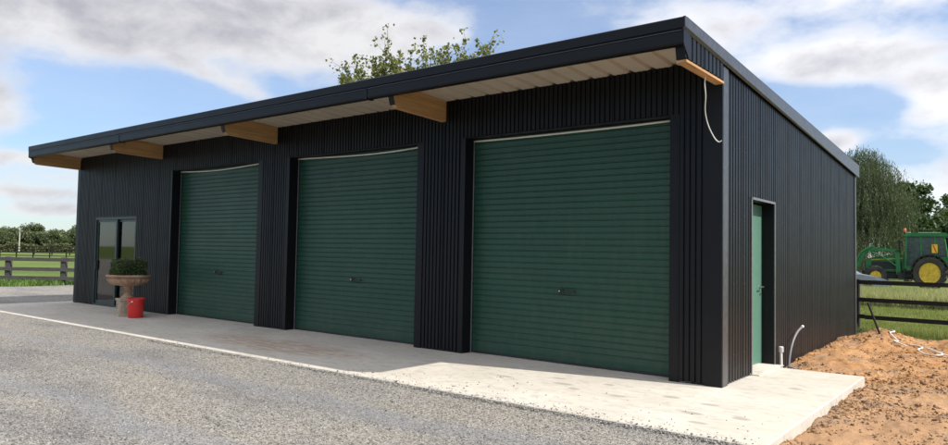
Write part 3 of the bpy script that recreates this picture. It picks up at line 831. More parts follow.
bk = tag(empty('bucket', (-12.84, -.89, 0), R(-50)), 'red plastic bucket standing beside the urn pedestal', 'bucket')
m = MB(); m.lathe([(.0, .004), (.150, .004), (.156, .012), (.172, .335), (.182, .338), (.182, .352), (.174, .355), (.176, .385), (.186, .388), (.186, .42), (.190, .425), (.190, .438), (.178, .438), (.170, .30), (.148, .02), (.0, .02)], seg=36)
m.build('body', RED, bk, autos=.6)
m = MB(); pts = [(.195 * math.cos(a), .195 * math.sin(a) * .98, .37 - .21 * math.sin(a)) for a in np.linspace(0, math.pi, 17)]
pts = [(p[0], -abs(.19 * math.sin(a)) - .012, .37 - .16 * math.sin(a)) for p, a in zip(pts, np.linspace(0, math.pi, 17))]
m.tube(pts, .004, 6); m.build('handle', STEEL, bk, smooth=True)
for sgn in (-1, 1):
    m = MB(); m.lathe([(.016, sgn * .176), (.016, sgn * .202)], (0, 0, .37), 10, 'x'); m.build('handle_lug', WHITE, bk)

m = MB(); rr = .1635; 
angs = np.linspace(R(252), R(292), 6); vs = []
for a in angs:
    for z in (.10, .155): r0 = .1575 + (z) * .049; vs.append((r0 * math.cos(a), r0 * math.sin(a), z))
m.add(vs, [(2 * i, 2 * i + 2, 2 * i + 3, 2 * i + 1) for i in range(5)]); m.build('sticker', WHITE, bk)

# conduits coming out of the clay beside the side door
m = MB(); m.tube([(.07, 2.44, -.25), (.065, 2.42, .20)], .020, 12); 
pipe = tag(m.build('drain_pipe', WHITE, None, autos=.6), 'short white capped plastic pipe upright beside the side door', 'pipe')
m = MB(); m.lathe([(.0, .20), (.034, .20), (.036, .205), (.036, .275), (.028, .285), (.0, .285)], (.065, 2.42, 0), 16); m.build('cap', simple('grey_white_cap', (.5, .5, .49), .5), pipe, autos=.6)
m = MB(); m.tube(spl([(.09, 2.72, -.25), (.085, 2.78, 0.0), (.09, 2.86, .19), (.10, 3.00, .345), (.11, 3.20, .45), (.12, 3.42, .505)]), .0185, 10)
hose = tag(m.build('conduit', GREYP, None, smooth=True), 'grey corrugated conduit bending up out of the clay', 'conduit')
m = MB(); m.tube([(.12, 3.42, .505), (.122, 3.47, .513)], .022, 10); m.build('cap', WHITE, hose)
m = MB(); P = [(.25, 2.75, -.12), (.22, 2.60, -.05), (.12, 2.58, -.02)]; m.tube(spl(P), .014, 8)
tag(m.build('pipe_stub', GREYP, None, smooth=True), 'small dark grey pipe stub lying at the foot of the capped pipe', 'pipe')

# tangled tape on the clay
def tape(name, label, pts, r=.013):
    m = MB(); Q = []
    for (x, y, dz) in pts: Q.append((x, y, dirt_z(x, y) + .03 + dz))
    m.tube(spl(Q, 8), r, 6); return tag(m.build(name, WHITE, None, smooth=True), label, 'rope', 'white ropes lying on the clay')
tape('rope', 'short curled white rope on the clay nearer the shed wall', [(.80, 7.7, 0), (.88, 7.5, .03), (.84, 7.2, .0), (.93, 6.95, .03), (1.02, 6.8, .0), (.98, 6.6, .02), (1.10, 6.5, 0), (1.2, 6.45, 0)])
tape('rope', 'longer looping white rope on the clay farther from the shed', [(1.22, 6.75, 0), (1.35, 6.7, .02), (1.45, 6.45, .01), (1.42, 6.1, .03), (1.55, 5.85, 0), (1.72, 5.75, .02), (1.80, 5.9, .03), (1.74, 6.2, .02), (1.62, 6.5, .0), (1.50, 6.6, .03), (1.64, 6.25, .04), (1.78, 5.95, .03), (1.95, 5.8, 0)])
# star picket leaning in the clay
st0 = Vector((.76, 7.12, -.1)); st1 = Vector((.50, 6.95, .76)); dirv = (st1 - st0).normalized()
m = MB()
for a in (0, 120, 240):
    sv = dirv.orthogonal().normalized(); sv.rotate(Matrix.Rotation(R(a), 3, dirv)); pv = dirv.cross(sv) * .004
    vs = [st0 + pv, st0 + sv * .022 + pv, st1 + sv * .022 + pv, st1 + pv, st0 - pv, st0 + sv * .022 - pv, st1 + sv * .022 - pv, st1 - pv]
    m.add(vs, [(0, 1, 2, 3), (4, 7, 6, 5), (0, 4, 5, 1), (1, 5, 6, 2), (2, 6, 7, 3), (3, 7, 4, 0)])
tag(m.build('steel_stake', TBLACK), 'black steel stake leaning out of the clay heap by the fence', 'stake')
m = MB(); m.tube([(-.25, 9.0, .06), (.0, 9.0, .0), (.15, 9.0, -.05)], .014, 6); m.tube([(.0, 9.0, .0), (.05, 9.02, .06)], .008, 5)
tag(m.build('fallen_stick', TBLACK), 'dark stick lying in the grass behind the shed corner', 'stick')

# ------------------------------------------------------------------ fences
def fence(name, label, A, B, base, posts_t, rails, rail_h, mat, post_w=.12, rail_t=.045, wob=.01, group=None):
    A = Vector(A); B = Vector(B); L = (B - A).length; ang = math.atan2((B - A).y, (B - A).x)
    root = tag(empty(name, (A.x, A.y, base), ang), label, 'fence', group)
    for z in rails:
        m = MB(); n = max(1, int(L / 3))
        for i in range(n):
            x0, x1 = L * i / n, L * (i + 1) / n - .006
            dz = random.uniform(-wob, wob); dz2 = random.uniform(-wob, wob)
            m.v += []; vs = [(x0, -post_w / 2 - rail_t, z - rail_h / 2 + dz), (x1, -post_w / 2 - rail_t, z - rail_h / 2 + dz2), (x1, -post_w / 2, z - rail_h / 2 + dz2), (x0, -post_w / 2, z - rail_h / 2 + dz)]
            vs += [(a, b_, c_ + rail_h) for a, b_, c_ in vs]
            m.add(vs, [(3, 2, 1, 0), (4, 5, 6, 7), (0, 1, 5, 4), (1, 2, 6, 5), (2, 3, 7, 6), (3, 0, 4, 7)])
        m.build('rail', mat, root)
    for t in posts_t:
        m = MB(); m.box(t - post_w / 2, t + post_w / 2, -post_w / 2, post_w / 2, -.3, max(rails) + rail_h * .5 - .0 + random.uniform(-.02, .02)); m.build('post', mat, root, bevel=.01)
    return root
# behind the shed, right
fA, fB = Vector((-6, 10.62, 0)), Vector((9.0, 8.83, 0)); Lr = (fB - fA).length
fence('rail_fence', 'black three rail fence between the clay and the tractor', fA, fB, GZ, [.4 + 2.72 * i for i in range(6)], [.405, .805, 1.215], .095, RAILR, .12)
# left, near: runs roughly along y at x = -31
fA, fB = Vector((-31.2 + 3.2 * 1.28, 2.36 - 3.2 * 1.0, 0)), Vector((-31.2, 2.36, 0))
dl = Vector((2.33, 1.83, 0)).normalized()
A = Vector((-31.23, 2.36, 0)) - dl * 9; 
fence('rail_fence', 'nearest grey weathered rail fence on the left beyond the gravel', A, A + dl * 24, GZ, [9 + .38 + 2.345 * (i - 3) for i in range(9)], [.33, .70, 1.12], .15, RAILL, .2)
A2 = Vector((-97.52, 25.65, 0)) - dl * 12
fence('rail_fence', 'middle distance thin dark fence across the left paddock', A2, A2 + dl * 42, GZ, [12 + 2.1 * (i - 5) for i in range(20)], [.35, .75, 1.15], .09, RAILR, .11)
A3 = Vector((-135, 34, 0)) - dl * 16
fence('rail_fence', 'farthest dark fence below the hedge on the left', A3, A3 + dl * 60, GZ, [3 * i for i in range(20)], [.5, .95, 1.4], .12, RAILR, .14)
m = MB(); m.tube([(-165.84, 49.46, -.2), (-165.84, 49.46, 5.0)], .13, 8, .09); m.box(-166.2, -165.4, 49.4, 49.5, 4.5, 4.58)
m.v = m.v[:]; tag(m.build('utility_pole', simple('pale_pole', (.42, .40, .35), .8)), 'pale upright pole standing in front of the far trees', 'pole')

# ------------------------------------------------------------------ trees
def limbs(mb, base, tip, r0, r1, n=6, wob=.15):
    base, tip = Vector(base), Vector(tip); pts = []
    L = (tip - base).length
    for i in range(n + 1):
        t = i / n; p = base.lerp(tip, t)
        if 0 < i < n: p += Vector((random.uniform(-1, 1), random.uniform(-1, 1), random.uniform(-.3, .3))) * L * wob * .2
        pts.append(p)
    mb.tube(pts, r0, 7, r1); return pts
def tree(label, x, y, h, rx, mat, leaf=.22, n_cl=60, n_per=120, cl_r=.9, trunk_h=.25, zc=None, rz=None, ry=None, cat='tree', group=None, name='tree', seed=1, shape=0, gap=.0):
    global rng
    random.seed(seed); rng = np.random.default_rng(seed)
    root = tag(empty(name, (x, y, GZ)), label, cat, group)
    ry = ry or rx; zc = zc or h * .58; rz = rz or h * .42
    cs = []
    while len(cs) < n_cl:
        d = rng.normal(size=3); d /= np.linalg.norm(d); r = rng.random() ** .42
        k = 1 + .35 * noise.noise(Vector(d * 2.2) + Vector((seed * 3.1, 0, 0)))
        p = d * r * k * np.array([rx, ry, rz]) * .88 + np.array([0, 0, zc])
        if shape == 1: p[0] *= 1.1 - .45 * max(0, (p[2] - zc) / rz); p[1] *= 1.1 - .45 * max(0, (p[2] - zc) / rz)
        if p[2] < h * .08: continue
        cs.append(p)
    cs = np.array(cs); cr = cl_r * rng.uniform(.55, 1.25, n_cl)
    P = leafcloud(cs, cr, n_per, leaf, .75)
    leaf_mesh('crown', P, leaf, mat, root, .7)
    t = MB(); top = (0, 0, zc); limbs(t, (0, 0, -.2), top, h * .028 + .05, h * .012 + .02, 6, .1)
    for i in range(14):
        c = cs[rng.integers(len(cs))]; s0 = Vector((0, 0, h * trunk_h + (zc - h * trunk_h) * random.random()))
        limbs(t, s0, Vector(c), h * .010 + .02, .02, 5, .3)
    t.build('trunk', BARK, root)
    return root

LSUN = m_leaf('sunlit_leaf', (.075, .095, .03), (.14, .155, .05), (.24, .235, .09), .4, 1.6)
LWIL = m_leaf('willow_leaf', (.05, .068, .032), (.078, .10, .048), (.115, .135, .072), .35, .25, (1.1, 1.2, .7))
LDARK = m_leaf('dark_leaf', (.022, .045, .012), (.045, .08, .022), (.085, .13, .04), .25, .3)
LMID = m_leaf('mid_leaf', (.035, .06, .018), (.07, .10, .03), (.12, .15, .055), .25, .12)
LPALE = m_leaf('pale_leaf', (.07, .10, .035), (.11, .145, .05), (.16, .19, .08), .3, .3)

# airy tree behind the roof
def airy_tree():
    global rng
    random.seed(5); rng = np.random.default_rng(5)
    x, y = -17.7, 13.2
    root = tag(empty('tree', (x, y, GZ)), 'airy yellow green tree whose top shows above the shed roof', 'tree')
    t = MB(); limbs(t, (0, 0, -.2), (0, 0, 4.5), .22, .14, 6, .1)
    rdir = Vector((.786, .618, 0)); fdir = Vector((-.618, .786, 0))
    leaves = []
    # leader tips given across the crown (along the viewer's left-right), height above ground
    tips = [(-3.2, 9.5), (-2.95, 9.1), (-2.5, 10.05), (-2.3, 9.6), (-1.8, 9.7), (-1.5, 9.9), (-1.02, 10.5), (-1.15, 10.1), (-.85, 9.9), (-.68, 10.45), (-.2, 10.5), (.1, 10.1), (.43, 10.9), (.5, 10.4), (.8, 10.2), (1.1, 10.1), (1.45, 10.8), (1.35, 10.3), (1.9, 10.95), (2.2, 10.8), (2.5, 10.2), (2.8, 10.75), (3.15, 11.0), (3.0, 10.4), (3.3, 10.6)]
    for i in range(130):
        u = random.uniform(-3.2, 3.1); tips.append((u, random.uniform(7.6, 10.0) + u * .1))
    for (u, zt) in tips:
        w = random.uniform(-2, 2) if zt < 9 else random.uniform(-1.2, 1.2)
        tip = rdir * u + fdir * w + Vector((0, 0, zt - .08))
        s0 = Vector((0, 0, random.uniform(2.2, 4.6))) + rdir * u * .12
        mid = s0.lerp(tip, .5) + rdir * u * .14 - Vector((0, 0, .25))
        pts = spl([s0, mid, tip], 8); t.tube(pts, .045, 5, .008)
        for k, p in enumerate(pts):
            f = k / (len(pts) - 1)
            if f < .4: continue
            nl = int(44 * (1.12 - f * .8)); rr = .36 * (1.12 - .62 * f)
            for _ in range(nl):
                d = rng.normal(size=3); d /= np.linalg.norm(d)
                leaves.append(np.array(p) + d * rr * rng.random() ** .5)
            if random.random() < .5:     # side twig
                q = p + Vector(rng.normal(size=3)) * .32; q.z = max(q.z, p.z - .1)
                t.tube([p, q], .012, 4, .004)
                for _ in range(10): leaves.append(np.array(q) + rng.normal(size=3) * .10)
    leaf_mesh('crown', np.array(leaves), .15, LSUN, root, .75)
    t.build('trunk', BARK, root)
airy_tree()

def willow(x, y, h, rx, seed, label):
    global rng
    random.seed(seed); rng = np.random.default_rng(seed)
    root = tag(empty('willow_tree', (x, y, GZ)), label, 'tree')
    t = MB(); limbs(t, (0, 0, -.2), (0, 0, h * .5), .38, .22, 6, .15)
    pts_all = []
    for i in range(330):
        a = random.uniform(0, 2 * math.pi); rr = rx * random.random() ** .6; ztop = (h * (.97 - .36 * (rr / rx) ** 2) + random.uniform(-.6, .35)) * (1 if i < 150 else random.uniform(.42, .85))
        c = Vector((rr * math.cos(a), rr * math.sin(a), ztop)); 
        if i < 30: limbs(t, (0, 0, h * random.uniform(.25, .5)), c, .11, .02, 5, .3)
        for s in range(9):
            p = c + Vector((random.gauss(0, .35), random.gauss(0, .35), random.uniform(-.2, .25))); L = random.uniform(1.0, 4.2)
            dx, dy = random.gauss(0, .18), random.gauss(0, .18); n = int(L / .085)
            for k in range(n):
                f = k / n; out = .35 * math.sin(f * 1.6)
                pts_all.append((p.x + dx * f * L * .5 + out * math.cos(a) + random.gauss(0, .05), p.y + dy * f * L * .5 + out * math.sin(a) + random.gauss(0, .05), max(.4, p.z - f * L)))
    leaf_mesh('crown', np.array(pts_all), .17, LWIL, root, .26, .72)
    t.build('trunk', BARK, root)
willow(-7.4, 54.6, 10.7, 3.2, 11, 'tall drooping grey green willow right behind the tractor')
tree('dense green tree to the right of the willow', -5.1, 62, 9.3, 2.4, LDARK, .3, 110, 110, .85, seed=21)
tree('round dark tree filling the gap below the willow', -2.9, 66, 6.6, 2.2, LDARK, .3, 70, 110, .8, seed=22)
tree('pale green conical tree behind the tractor cab', -3.55, 80, 7.6, 2.2, LPALE, .28, 70, 130, .8, zc=3.6, rz=3.6, seed=23, shape=1)
tree('tall dark tree at the right edge of the photo', -3.0, 97, 10.8, 3.6, LDARK, .38, 100, 110, 1.1, seed=24)
tree('dark tree rising behind the pale conical tree', -6.2, 96, 8.2, 3.2, LDARK, .38, 90, 110, 1.1, seed=25)
# far left belt, distance haze put into the paler leaf colours
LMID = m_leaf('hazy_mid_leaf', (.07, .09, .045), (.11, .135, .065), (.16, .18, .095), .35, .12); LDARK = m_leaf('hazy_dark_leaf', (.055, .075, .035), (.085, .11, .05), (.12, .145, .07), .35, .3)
fd = [(-230, 62, 8.3, 8), (-226, 68, 6.6, 7), (-224, 73, 7.6, 7), (-218, 77, 6.4, 6), (-217, 83, 7.9, 7)]
fl_lab = ['bushy far tree cut by the left edge of the photo', 'far tree directly behind the pale upright pole', 'tallest domed far tree just right of the pale pole', 'low far tree between the domed one and the shed', 'far tree half hidden by the left end of the shed']
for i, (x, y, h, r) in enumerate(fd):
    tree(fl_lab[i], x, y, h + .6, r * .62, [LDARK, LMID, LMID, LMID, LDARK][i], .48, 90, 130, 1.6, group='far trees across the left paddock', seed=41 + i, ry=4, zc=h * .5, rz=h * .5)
def hedge():
    global rng
    rng = np.random.default_rng(3); A = np.array([-205., 42.]); B = np.array([-180, 92.]); n = 24000; tt = rng.random(n)
    P = np.zeros((n, 3)); P[:, :2] = A + (B - A) * tt[:, None] + rng.normal(0, .7, (n, 2)); hh = 1.7 + .4 * np.sin(tt * 40) + .3 * np.sin(tt * 97)
    P[:, 2] = GZ + rng.random(n) * hh
    o = leaf_mesh('hedge', P, .45, m_leaf('hedge_leaf', (.05, .06, .02), (.085, .095, .035), (.13, .13, .06), .2, .2), None, .7)
    tag(o, 'low olive hedge running below the far trees on the left', 'hedge')
hedge()

# ------------------------------------------------------------------ tractor
def wheel(root, x, y, r, w, rr, lugs, near):
    """near: y sign of the outer face"""
    wl = MB(); c = (x, y, r)
    wl.lathe([(rr, -w * .42), (rr + .05, -w * .5), (r * .86, -w * .5), (r * .95, -w * .42), (r * .955, 0), (r * .95, w * .42), (r * .86, w * .5), (rr + .05, w * .5), (rr, w * .42), (rr, -w * .42)], c, 40, 'y', False)
    for i in range(lugs):
        for sg in (-1, 1):
            a0 = 2 * math.pi * (i + (.5 if sg > 0 else 0)) / lugs
            vs = []
            for (f, b) in ((0.02, 0.0), (.52, .16)):
                for da in (-.035, .035):
                    for rad in (r * .93, r * 1.0):
                        a = a0 + b + da; vs.append((x + rad * math.cos(a), y + sg * w * f, r + rad * math.sin(a)))
            wl.add(vs, [(0, 1, 3, 2), (4, 6, 7, 5), (0, 4, 5, 1), (2, 3, 7, 6), (1, 5, 7, 3), (0, 2, 6, 4)])
    W = wl.build('wheel', RUBBER, root)
    rm = MB(); s = near
    rm.lathe([(rr * 1.02, s * w * .40), (rr * 1.0, s * w * .44), (rr * .90, s * w * .40), (rr * .84, s * w * .16), (rr * .45, s * w * .10), (rr * .40, s * w * .22), (rr * .22, s * w * .24), (.0, s * w * .24)], c, 36, 'y')
    bl = rm
    for k in range(8):
        a = 2 * math.pi * k / 8; bl.lathe([(.022, s * w * .225), (.022, s * w * .26)], (x + rr * .31 * math.cos(a), y, r + rr * .31 * math.sin(a)), 6, 'y')
        bl.box(x + rr * .66 * math.cos(a) - .05, x + rr * .66 * math.cos(a) + .05, y + s * w * .12 - .02, y + s * w * .12 + .03, r + rr * .66 * math.sin(a) - .05, r + rr * .66 * math.sin(a) + .05)
    rm.build('rim', TYELL, W, autos=.5)

th = math.atan2(-.0915, -.9958)
tr = tag(empty('tractor', (-1.62, 41.18, GZ), th), 'green tractor with yellow wheel rims and raised front loader arms', 'tractor')
for sgn in (1, -1):
    wheel(tr, 0, sgn * .95, .93, .52, .56, 20, sgn); wheel(tr, 2.93, sgn * .92, .66, .40, .33, 16, sgn)
tr.scale = (.94, 1, 1.08)
m = MB()   # hood, sloping
m.prism([(1.25, 1.05), (1.25, 1.90), (1.9, 1.90), (2.7, 1.83), (3.35, 1.70), (3.52, 1.55), (3.56, 1.05), (3.3, .95), (1.6, .95)], 'y', -.36, .36); m.build('hood', TGREEN, tr, bevel=.05)
m = MB(); m.prism([(1.45, 1.74), (3.1, 1.64), (3.3, 1.58), (3.1, 1.60), (1.45, 1.685)], 'y', .362, .37); m.prism([(1.45, 1.74), (3.1, 1.64), (3.3, 1.58), (3.1, 1.60), (1.45, 1.685)], 'y', -.37, -.362); m.build('hood_stripe', TYELL, tr)
m = MB(); m.box(1.5, 3.2, .362, .368, 1.10, 1.52); m.box(3.5, 3.585, -.28, .28, 1.05, 1.45); m.build('grille', TBLACK, tr)
m = MB(); m.box(-.3, 3.4, -.24, .24, .55, 1.05); m.box(2.7, 3.15, -.85, .85, .5, .8); m.lathe([(.18, -.9), (.18, .9)], (0, 0, .93), 16, 'y'); m.box(.9, 1.7, .3, .8, .55, .95); m.box(.9, 1.7, -.8, -.3, .55, .95)
m.box(3.4, 3.75, -.35, .35, .6, 1.0)
m.build('chassis', TBLACK, tr)
m = MB()   # steps
for k in range(3): m.box(.98, 1.35, .62, .98, .45 + k * .27, .49 + k * .27)
m.box(.96, 1.0, .62, .98, .45, 1.15); m.box(1.33, 1.37, .62, .98, .45, 1.15); m.build('step', TBLACK, tr)
# cab
cab = MB(); posts = [((1.28, 1.15), (1.22, 2.92)), ((.42, 1.25), (.46, 2.92)), ((-.30, 1.70), (-.28, 2.92)), ((-.95, 1.75), (-.78, 2.92))]
for sgn in (1, -1):
    for (b, t_) in posts:
        cab.tube([(b[0], sgn * .76, b[1]), (t_[0], sgn * .70, t_[1])], .055, 6)
    cab.box(-.95, 1.32, sgn * .74 - .03, sgn * .74 + .03, 1.12, 1.30); cab.prism([(.42, 1.25), (.46, 1.30), (-.28, 1.80), (-.95, 1.85), (-.95, 1.2)], 'y', sgn * .73 - .02, sgn * .73 + .02)
cab.box(1.24, 1.32, -.74, .74, 1.15, 1.75); cab.box(-.98, -.92, -.74, .74, 1.15, 1.75)
cb = cab.build('cab_frame', TGREEN, tr)
m = MB(); m.prism([(1.42, 2.90), (1.36, 3.06), (1.1, 3.14), (-.8, 3.14), (-1.02, 3.04), (-1.05, 2.90)], 'y', -.80, .80); rf = m.build('cab_roof', TGREEN, tr, bevel=.04)
m = MB(); m.box(1.0, 1.30, -.55, .55, 3.141, 3.175); m.box(-.6, .6, -.6, .6, 3.141, 3.165); m.build('roof_hatch', WHITE, rf)
m = MB()
for sgn in (1, -1):
    m.prism([(1.22, 1.31), (1.17, 2.89), (.50, 2.89), (.46, 1.35)], 'y', sgn * .715, sgn * .725); 
    m.prism([(.40, 1.36), (.41, 2.89), (-.22, 2.89), (-.25, 1.80)], 'y', sgn * .715, sgn * .725); m.prism([(-.35, 1.86), (-.33, 2.89), (-.74, 2.89), (-.88, 1.88)], 'y', sgn * .715, sgn * .725)
m.prism([(1.285, 1.76), (1.235, 2.89), (1.225, 2.89), (1.275, 1.76)], 'y', -.68, .68); m.prism([(-.93, 1.76), (-.78, 2.89), (-.77, 2.89), (-.92, 1.76)], 'y', -.68, .68)
m.build('cab_glass', TGLASS, tr)
m = MB(); m.box(-.35, .15, -.25, .25, 1.3, 1.75); m.box(-.45, -.28, -.25, .25, 1.7, 2.35); m.tube([(1.0, 0, 1.3), (.75, 0, 1.95)], .04, 6); m.build('seat', TBLACK, tr)
for sgn in (1, -1):
    m = MB(); arc = [(1.03 * math.cos(a), .93 + 1.03 * math.sin(a)) for a in np.linspace(R(165), R(18), 16)]; inn = [(.985 * math.cos(a), .93 + .985 * math.sin(a)) for a in np.linspace(R(18), R(165), 16)]
    y0, y1 = sorted((sgn * .62, sgn * 1.22)); m.prism(arc + inn, 'y', y0, y1); m.build('fender', TBLACK, tr)
for sgn in (1, -1):
    m = MB(); m.prism([(1.05, 1.15), (.85, 1.55), (.45, 1.95), (.1, 2.0), (.1, 1.4), (.9, 1.0)], 'y', sgn * .60, sgn * .70)
    m.build('fender_panel', TGREEN, tr)
m = MB(); m.box(1.28, 1.34, .60, .66, 3.0, 3.18); b_ = m.build('beacon_stem', TBLACK, tr)
m = MB(); m.lathe([(.07, 3.181), (.08, 3.2), (.075, 3.34), (.05, 3.38), (.0, 3.385)], (1.31, .63, 0), 14); m.build('beacon', ORANGE, b_, autos=.6)
m = MB(); m.box(-.42, -.12, .95, .98, 2.03, 2.50); sg = m.build('marker_board', SIGNY, tr)
m = MB(); m.prism([(-.40, 2.05), (-.32, 2.05), (-.14, 2.48), (-.22, 2.48)], 'y', .981, .985); m.build('board_stripe', SIGNR, sg)
m = MB(); m.tube([(-.27, .72, 2.3), (-.27, .95, 2.3)], .02, 6); m.build('board_bracket', TBLACK, tr)
m = MB(); m.tube([(1.3, .76, 2.7), (1.45, 1.1, 2.65)], .015, 6); m.box(1.42, 1.48, 1.03, 1.2, 2.35, 2.68); m.build('mirror', TBLACK, tr)
m = MB(); m.tube([(1.65, -.42, 1.6), (1.65, -.42, 2.75)], .055, 10); m.build('exhaust', TBLACK, tr)
# loader
for sgn in (1, -1):
    m = MB(); y = sgn * .55
    m.prism([(1.55, .8), (1.80, .8), (1.88, 2.15), (1.62, 2.2)], 'y', y - .06, y + .06); m.build('loader_tower', TGREEN, tr, bevel=.01)
    m = MB(); m.prism([(1.62, 2.05), (1.62, 2.22), (3.35, 2.34), (3.62, 2.25), (4.35, .95), (4.25, .85), (4.15, .90), (3.50, 2.05), (3.3, 2.14)], 'y', y - .06, y + .06); m.build('loader_arm', TGREEN, tr, bevel=.01)
    m = MB(); m.tube([(1.75, y + sgn * .02, 1.25), (2.5, y + sgn * .02, 1.75), (3.3, y + sgn * .02, 2.1)], .045, 8); m.tube([(3.1, y + .1 * sgn, 2.4), (3.75, y + .1 * sgn, 2.05), (4.35, y + .1 * sgn, 1.1)], .04, 8); m.build('hydraulic_ram', TGREEN, tr)
m = MB(); m.tube([(3.55, -.55, 2.15), (3.55, .55, 2.15)], .05, 8); m.build('cross_tube', TGREEN, tr)
m = MB(); m.prism([(4.2, .55), (4.3, 1.25), (4.45, 1.3), (4.5, .75), (4.75, .5), (5.25, .42), (5.25, .37), (4.5, .37)], 'y', -1.1, 1.1); m.build('bucket', TGREEN, tr)

# ------------------------------------------------------------------ car
cr = tag(empty('parked_car', (-1.72, 25.1, GZ + .04), R(22)), 'silver car parked in front of the tractor, half hidden by the shed', 'car')
cr.scale = (1, 1, 1.13)
# local x forward (toward the right of the photo), nose near x = 0
side = [(0.0, .35), (.04, .62), (-.05, .74), (-.35, .86), (-1.05, .98), (-1.75, 1.36), (-2.2, 1.44), (-3.0, 1.42), (-3.75, 1.10), (-4.2, 1.02), (-4.35, .80), (-4.35, .35)]
m = MB(); yw = .86; vs = []; n = len(side)
for s_, f in ((-1, 1), (1, 1)):
    for (x, z) in side: vs.append((x, s_ * (yw - max(0, (z - .95)) * .42), z))
m.add(vs, [tuple(range(n)), tuple(range(2 * n - 1, n - 1, -1))] + [(i, n + i, n + (i + 1) % n, (i + 1) % n) for i in range(n)])
m.build('body', SILVER, cr, bevel=.03)
m = MB(); ws = [(-1.12, 1.005), (-1.70, 1.325)]
for (xa, za), (xb, zb) in ((ws[0], ws[1]), ((-3.70, 1.115), (-3.08, 1.385))):
    ya = yw - max(0, za - .95) * .42 - .05; yb = yw - max(0, zb - .95) * .42 - .05; o = .022
    m.add([(xa, -ya, za + o), (xa, ya, za + o), (xb, yb, zb + o), (xb, -yb, zb + o)], [(0, 1, 2, 3)])
m.build('windscreen', TGLASS, cr)
m = MB()
for sgn in (-1, 1):
    for q in ([(-1.35, 1.04), (-1.80, 1.33), (-2.30, 1.39), (-2.30, 1.02)], [(-2.38, 1.02), (-2.38, 1.39), (-2.98, 1.37), (-3.45, 1.10), (-3.4, 1.03)]):
        vs = [(x, sgn * (yw - max(0, z - .95) * .42 + .012), z) for x, z in q]; m.add(vs, [tuple(range(len(q)))])
m.build('side_window', TGLASS, cr)
for xx in (-.85, -3.5):
    for sgn in (-1, 1):
        m = MB(); y0 = sgn * .78; m.lathe([(.19, y0 - .10), (.31, y0 - .10), (.325, y0 - .07), (.325, y0 + .07), (.31, y0 + .10), (.19, y0 + .10), (.19, y0 - .10)], (xx, 0, .325), 26, 'y', False); w_ = m.build('wheel', RUBBER, cr)
        m = MB(); m.lathe([(.19, y0 - .085), (.19, y0 + .085)], (xx, 0, .325), 20, 'y'); m.build('rim', STEEL, w_)
m = MB(); m.box(-.06, .02, -.78, -.5, .58, .70); m.build('headlight', WHITE, cr)
m = MB(); m.box(-.06, .02, .5, .78, .58, .70); m.build('headlight', WHITE, cr)

# ------------------------------------------------------------------ sky and sun
EL = R(44.0); shadow_dir = Vector((-1, -.235)).normalized(); to_sun = Vector((-shadow_dir.x * math.cos(EL), -shadow_dir.y * math.cos(EL), math.sin(EL)))
world = bpy.data.worlds.new('World'); sc.world = world; world.use_nodes = True
wt = world.node_tree; N = wt.nodes; LK = wt.links.new; N.clear()
out = N.new('ShaderNodeOutputWorld'); bg = N.new('ShaderNodeBackground'); LK(bg.outputs[0], out.inputs[0])
sky = N.new('ShaderNodeTexSky'); sky.sky_type = 'NISHITA'; sky.sun_disc = False; sky.sun_elevation = EL
sky.sun_rotation = math.atan2(to_sun.x, to_sun.y); sky.air_density = 1.0; sky.dust_density = .3; sky.ozone_density = 1.3
SK = .12
bg.inputs['Strength'].default_value = SK
tc = N.new('ShaderNodeTexCoord'); sx = N.new('ShaderNodeSeparateXYZ'); LK(tc.outputs['Generated'], sx.inputs[0])
def M_(op, a, b=None, clamp=False):
    n = N.new('ShaderNodeMath'); n.operation = op; n.use_clamp = clamp
    for v, i in ((a, 0), (b, 1)):
        if v is None: continue
        if isinstance(v, (int, float)): n.inputs[i].default_value = v
        else: LK(v, n.inputs[i])
    return n.outputs[0]
az = M_('MULTIPLY', M_('ARCTAN2', sx.outputs[0], sx.outputs[1]), 180 / math.pi)
el = M_('MULTIPLY', M_('ARCSINE', sx.outputs[2]), 180 / math.pi)
def wn(scale, detail, rough, sc3, loc=(0, 0, 0), dist=0):
    mp = N.new('ShaderNodeMapping'); mp.inputs['Scale'].default_value = sc3; mp.inputs['Location'].default_value = loc; LK(tc.outputs['Generated'], mp.inputs['Vector'])
    n = N.new('ShaderNodeTexNoise'); n.inputs['Scale'].default_value = scale; n.inputs['Detail'].default_value = detail; n.inputs['Roughness'].default_value = rough; n.inputs['Distortion'].default_value = dist
    LK(mp.outputs[0], n.inputs['Vector']); return n.outputs['Fac']
def blob(a, e, ra, re, amp, tilt=0):
    da = M_('SUBTRACT', az, a); de = M_('SUBTRACT', el, e)
    if tilt: de = M_('SUBTRACT', de, M_('MULTIPLY', da, tilt))
    q = M_('ADD', M_('POWER', M_('ABSOLUTE', M_('DIVIDE', da, ra)), 2), M_('POWER', M_('ABSOLUTE', M_('DIVIDE', de, re)), 2))
    return M_('MULTIPLY', M_('EXPONENT', M_('MULTIPLY', q, -1)), amp)
def total(bs):
    t = bs[0]
    for b in bs[1:]: t = M_('ADD', t, b)
    return t
hi = N.new('ShaderNodeMapRange'); hi.interpolation_type = 'SMOOTHSTEP'; LK(el, hi.inputs[0])  # unseen overhead cloud, added to lift and neutralise the shade
for i, v in ((1, 21.0), (2, 38.0), (3, 0.0), (4, 1.0)): hi.inputs[i].default_value = v
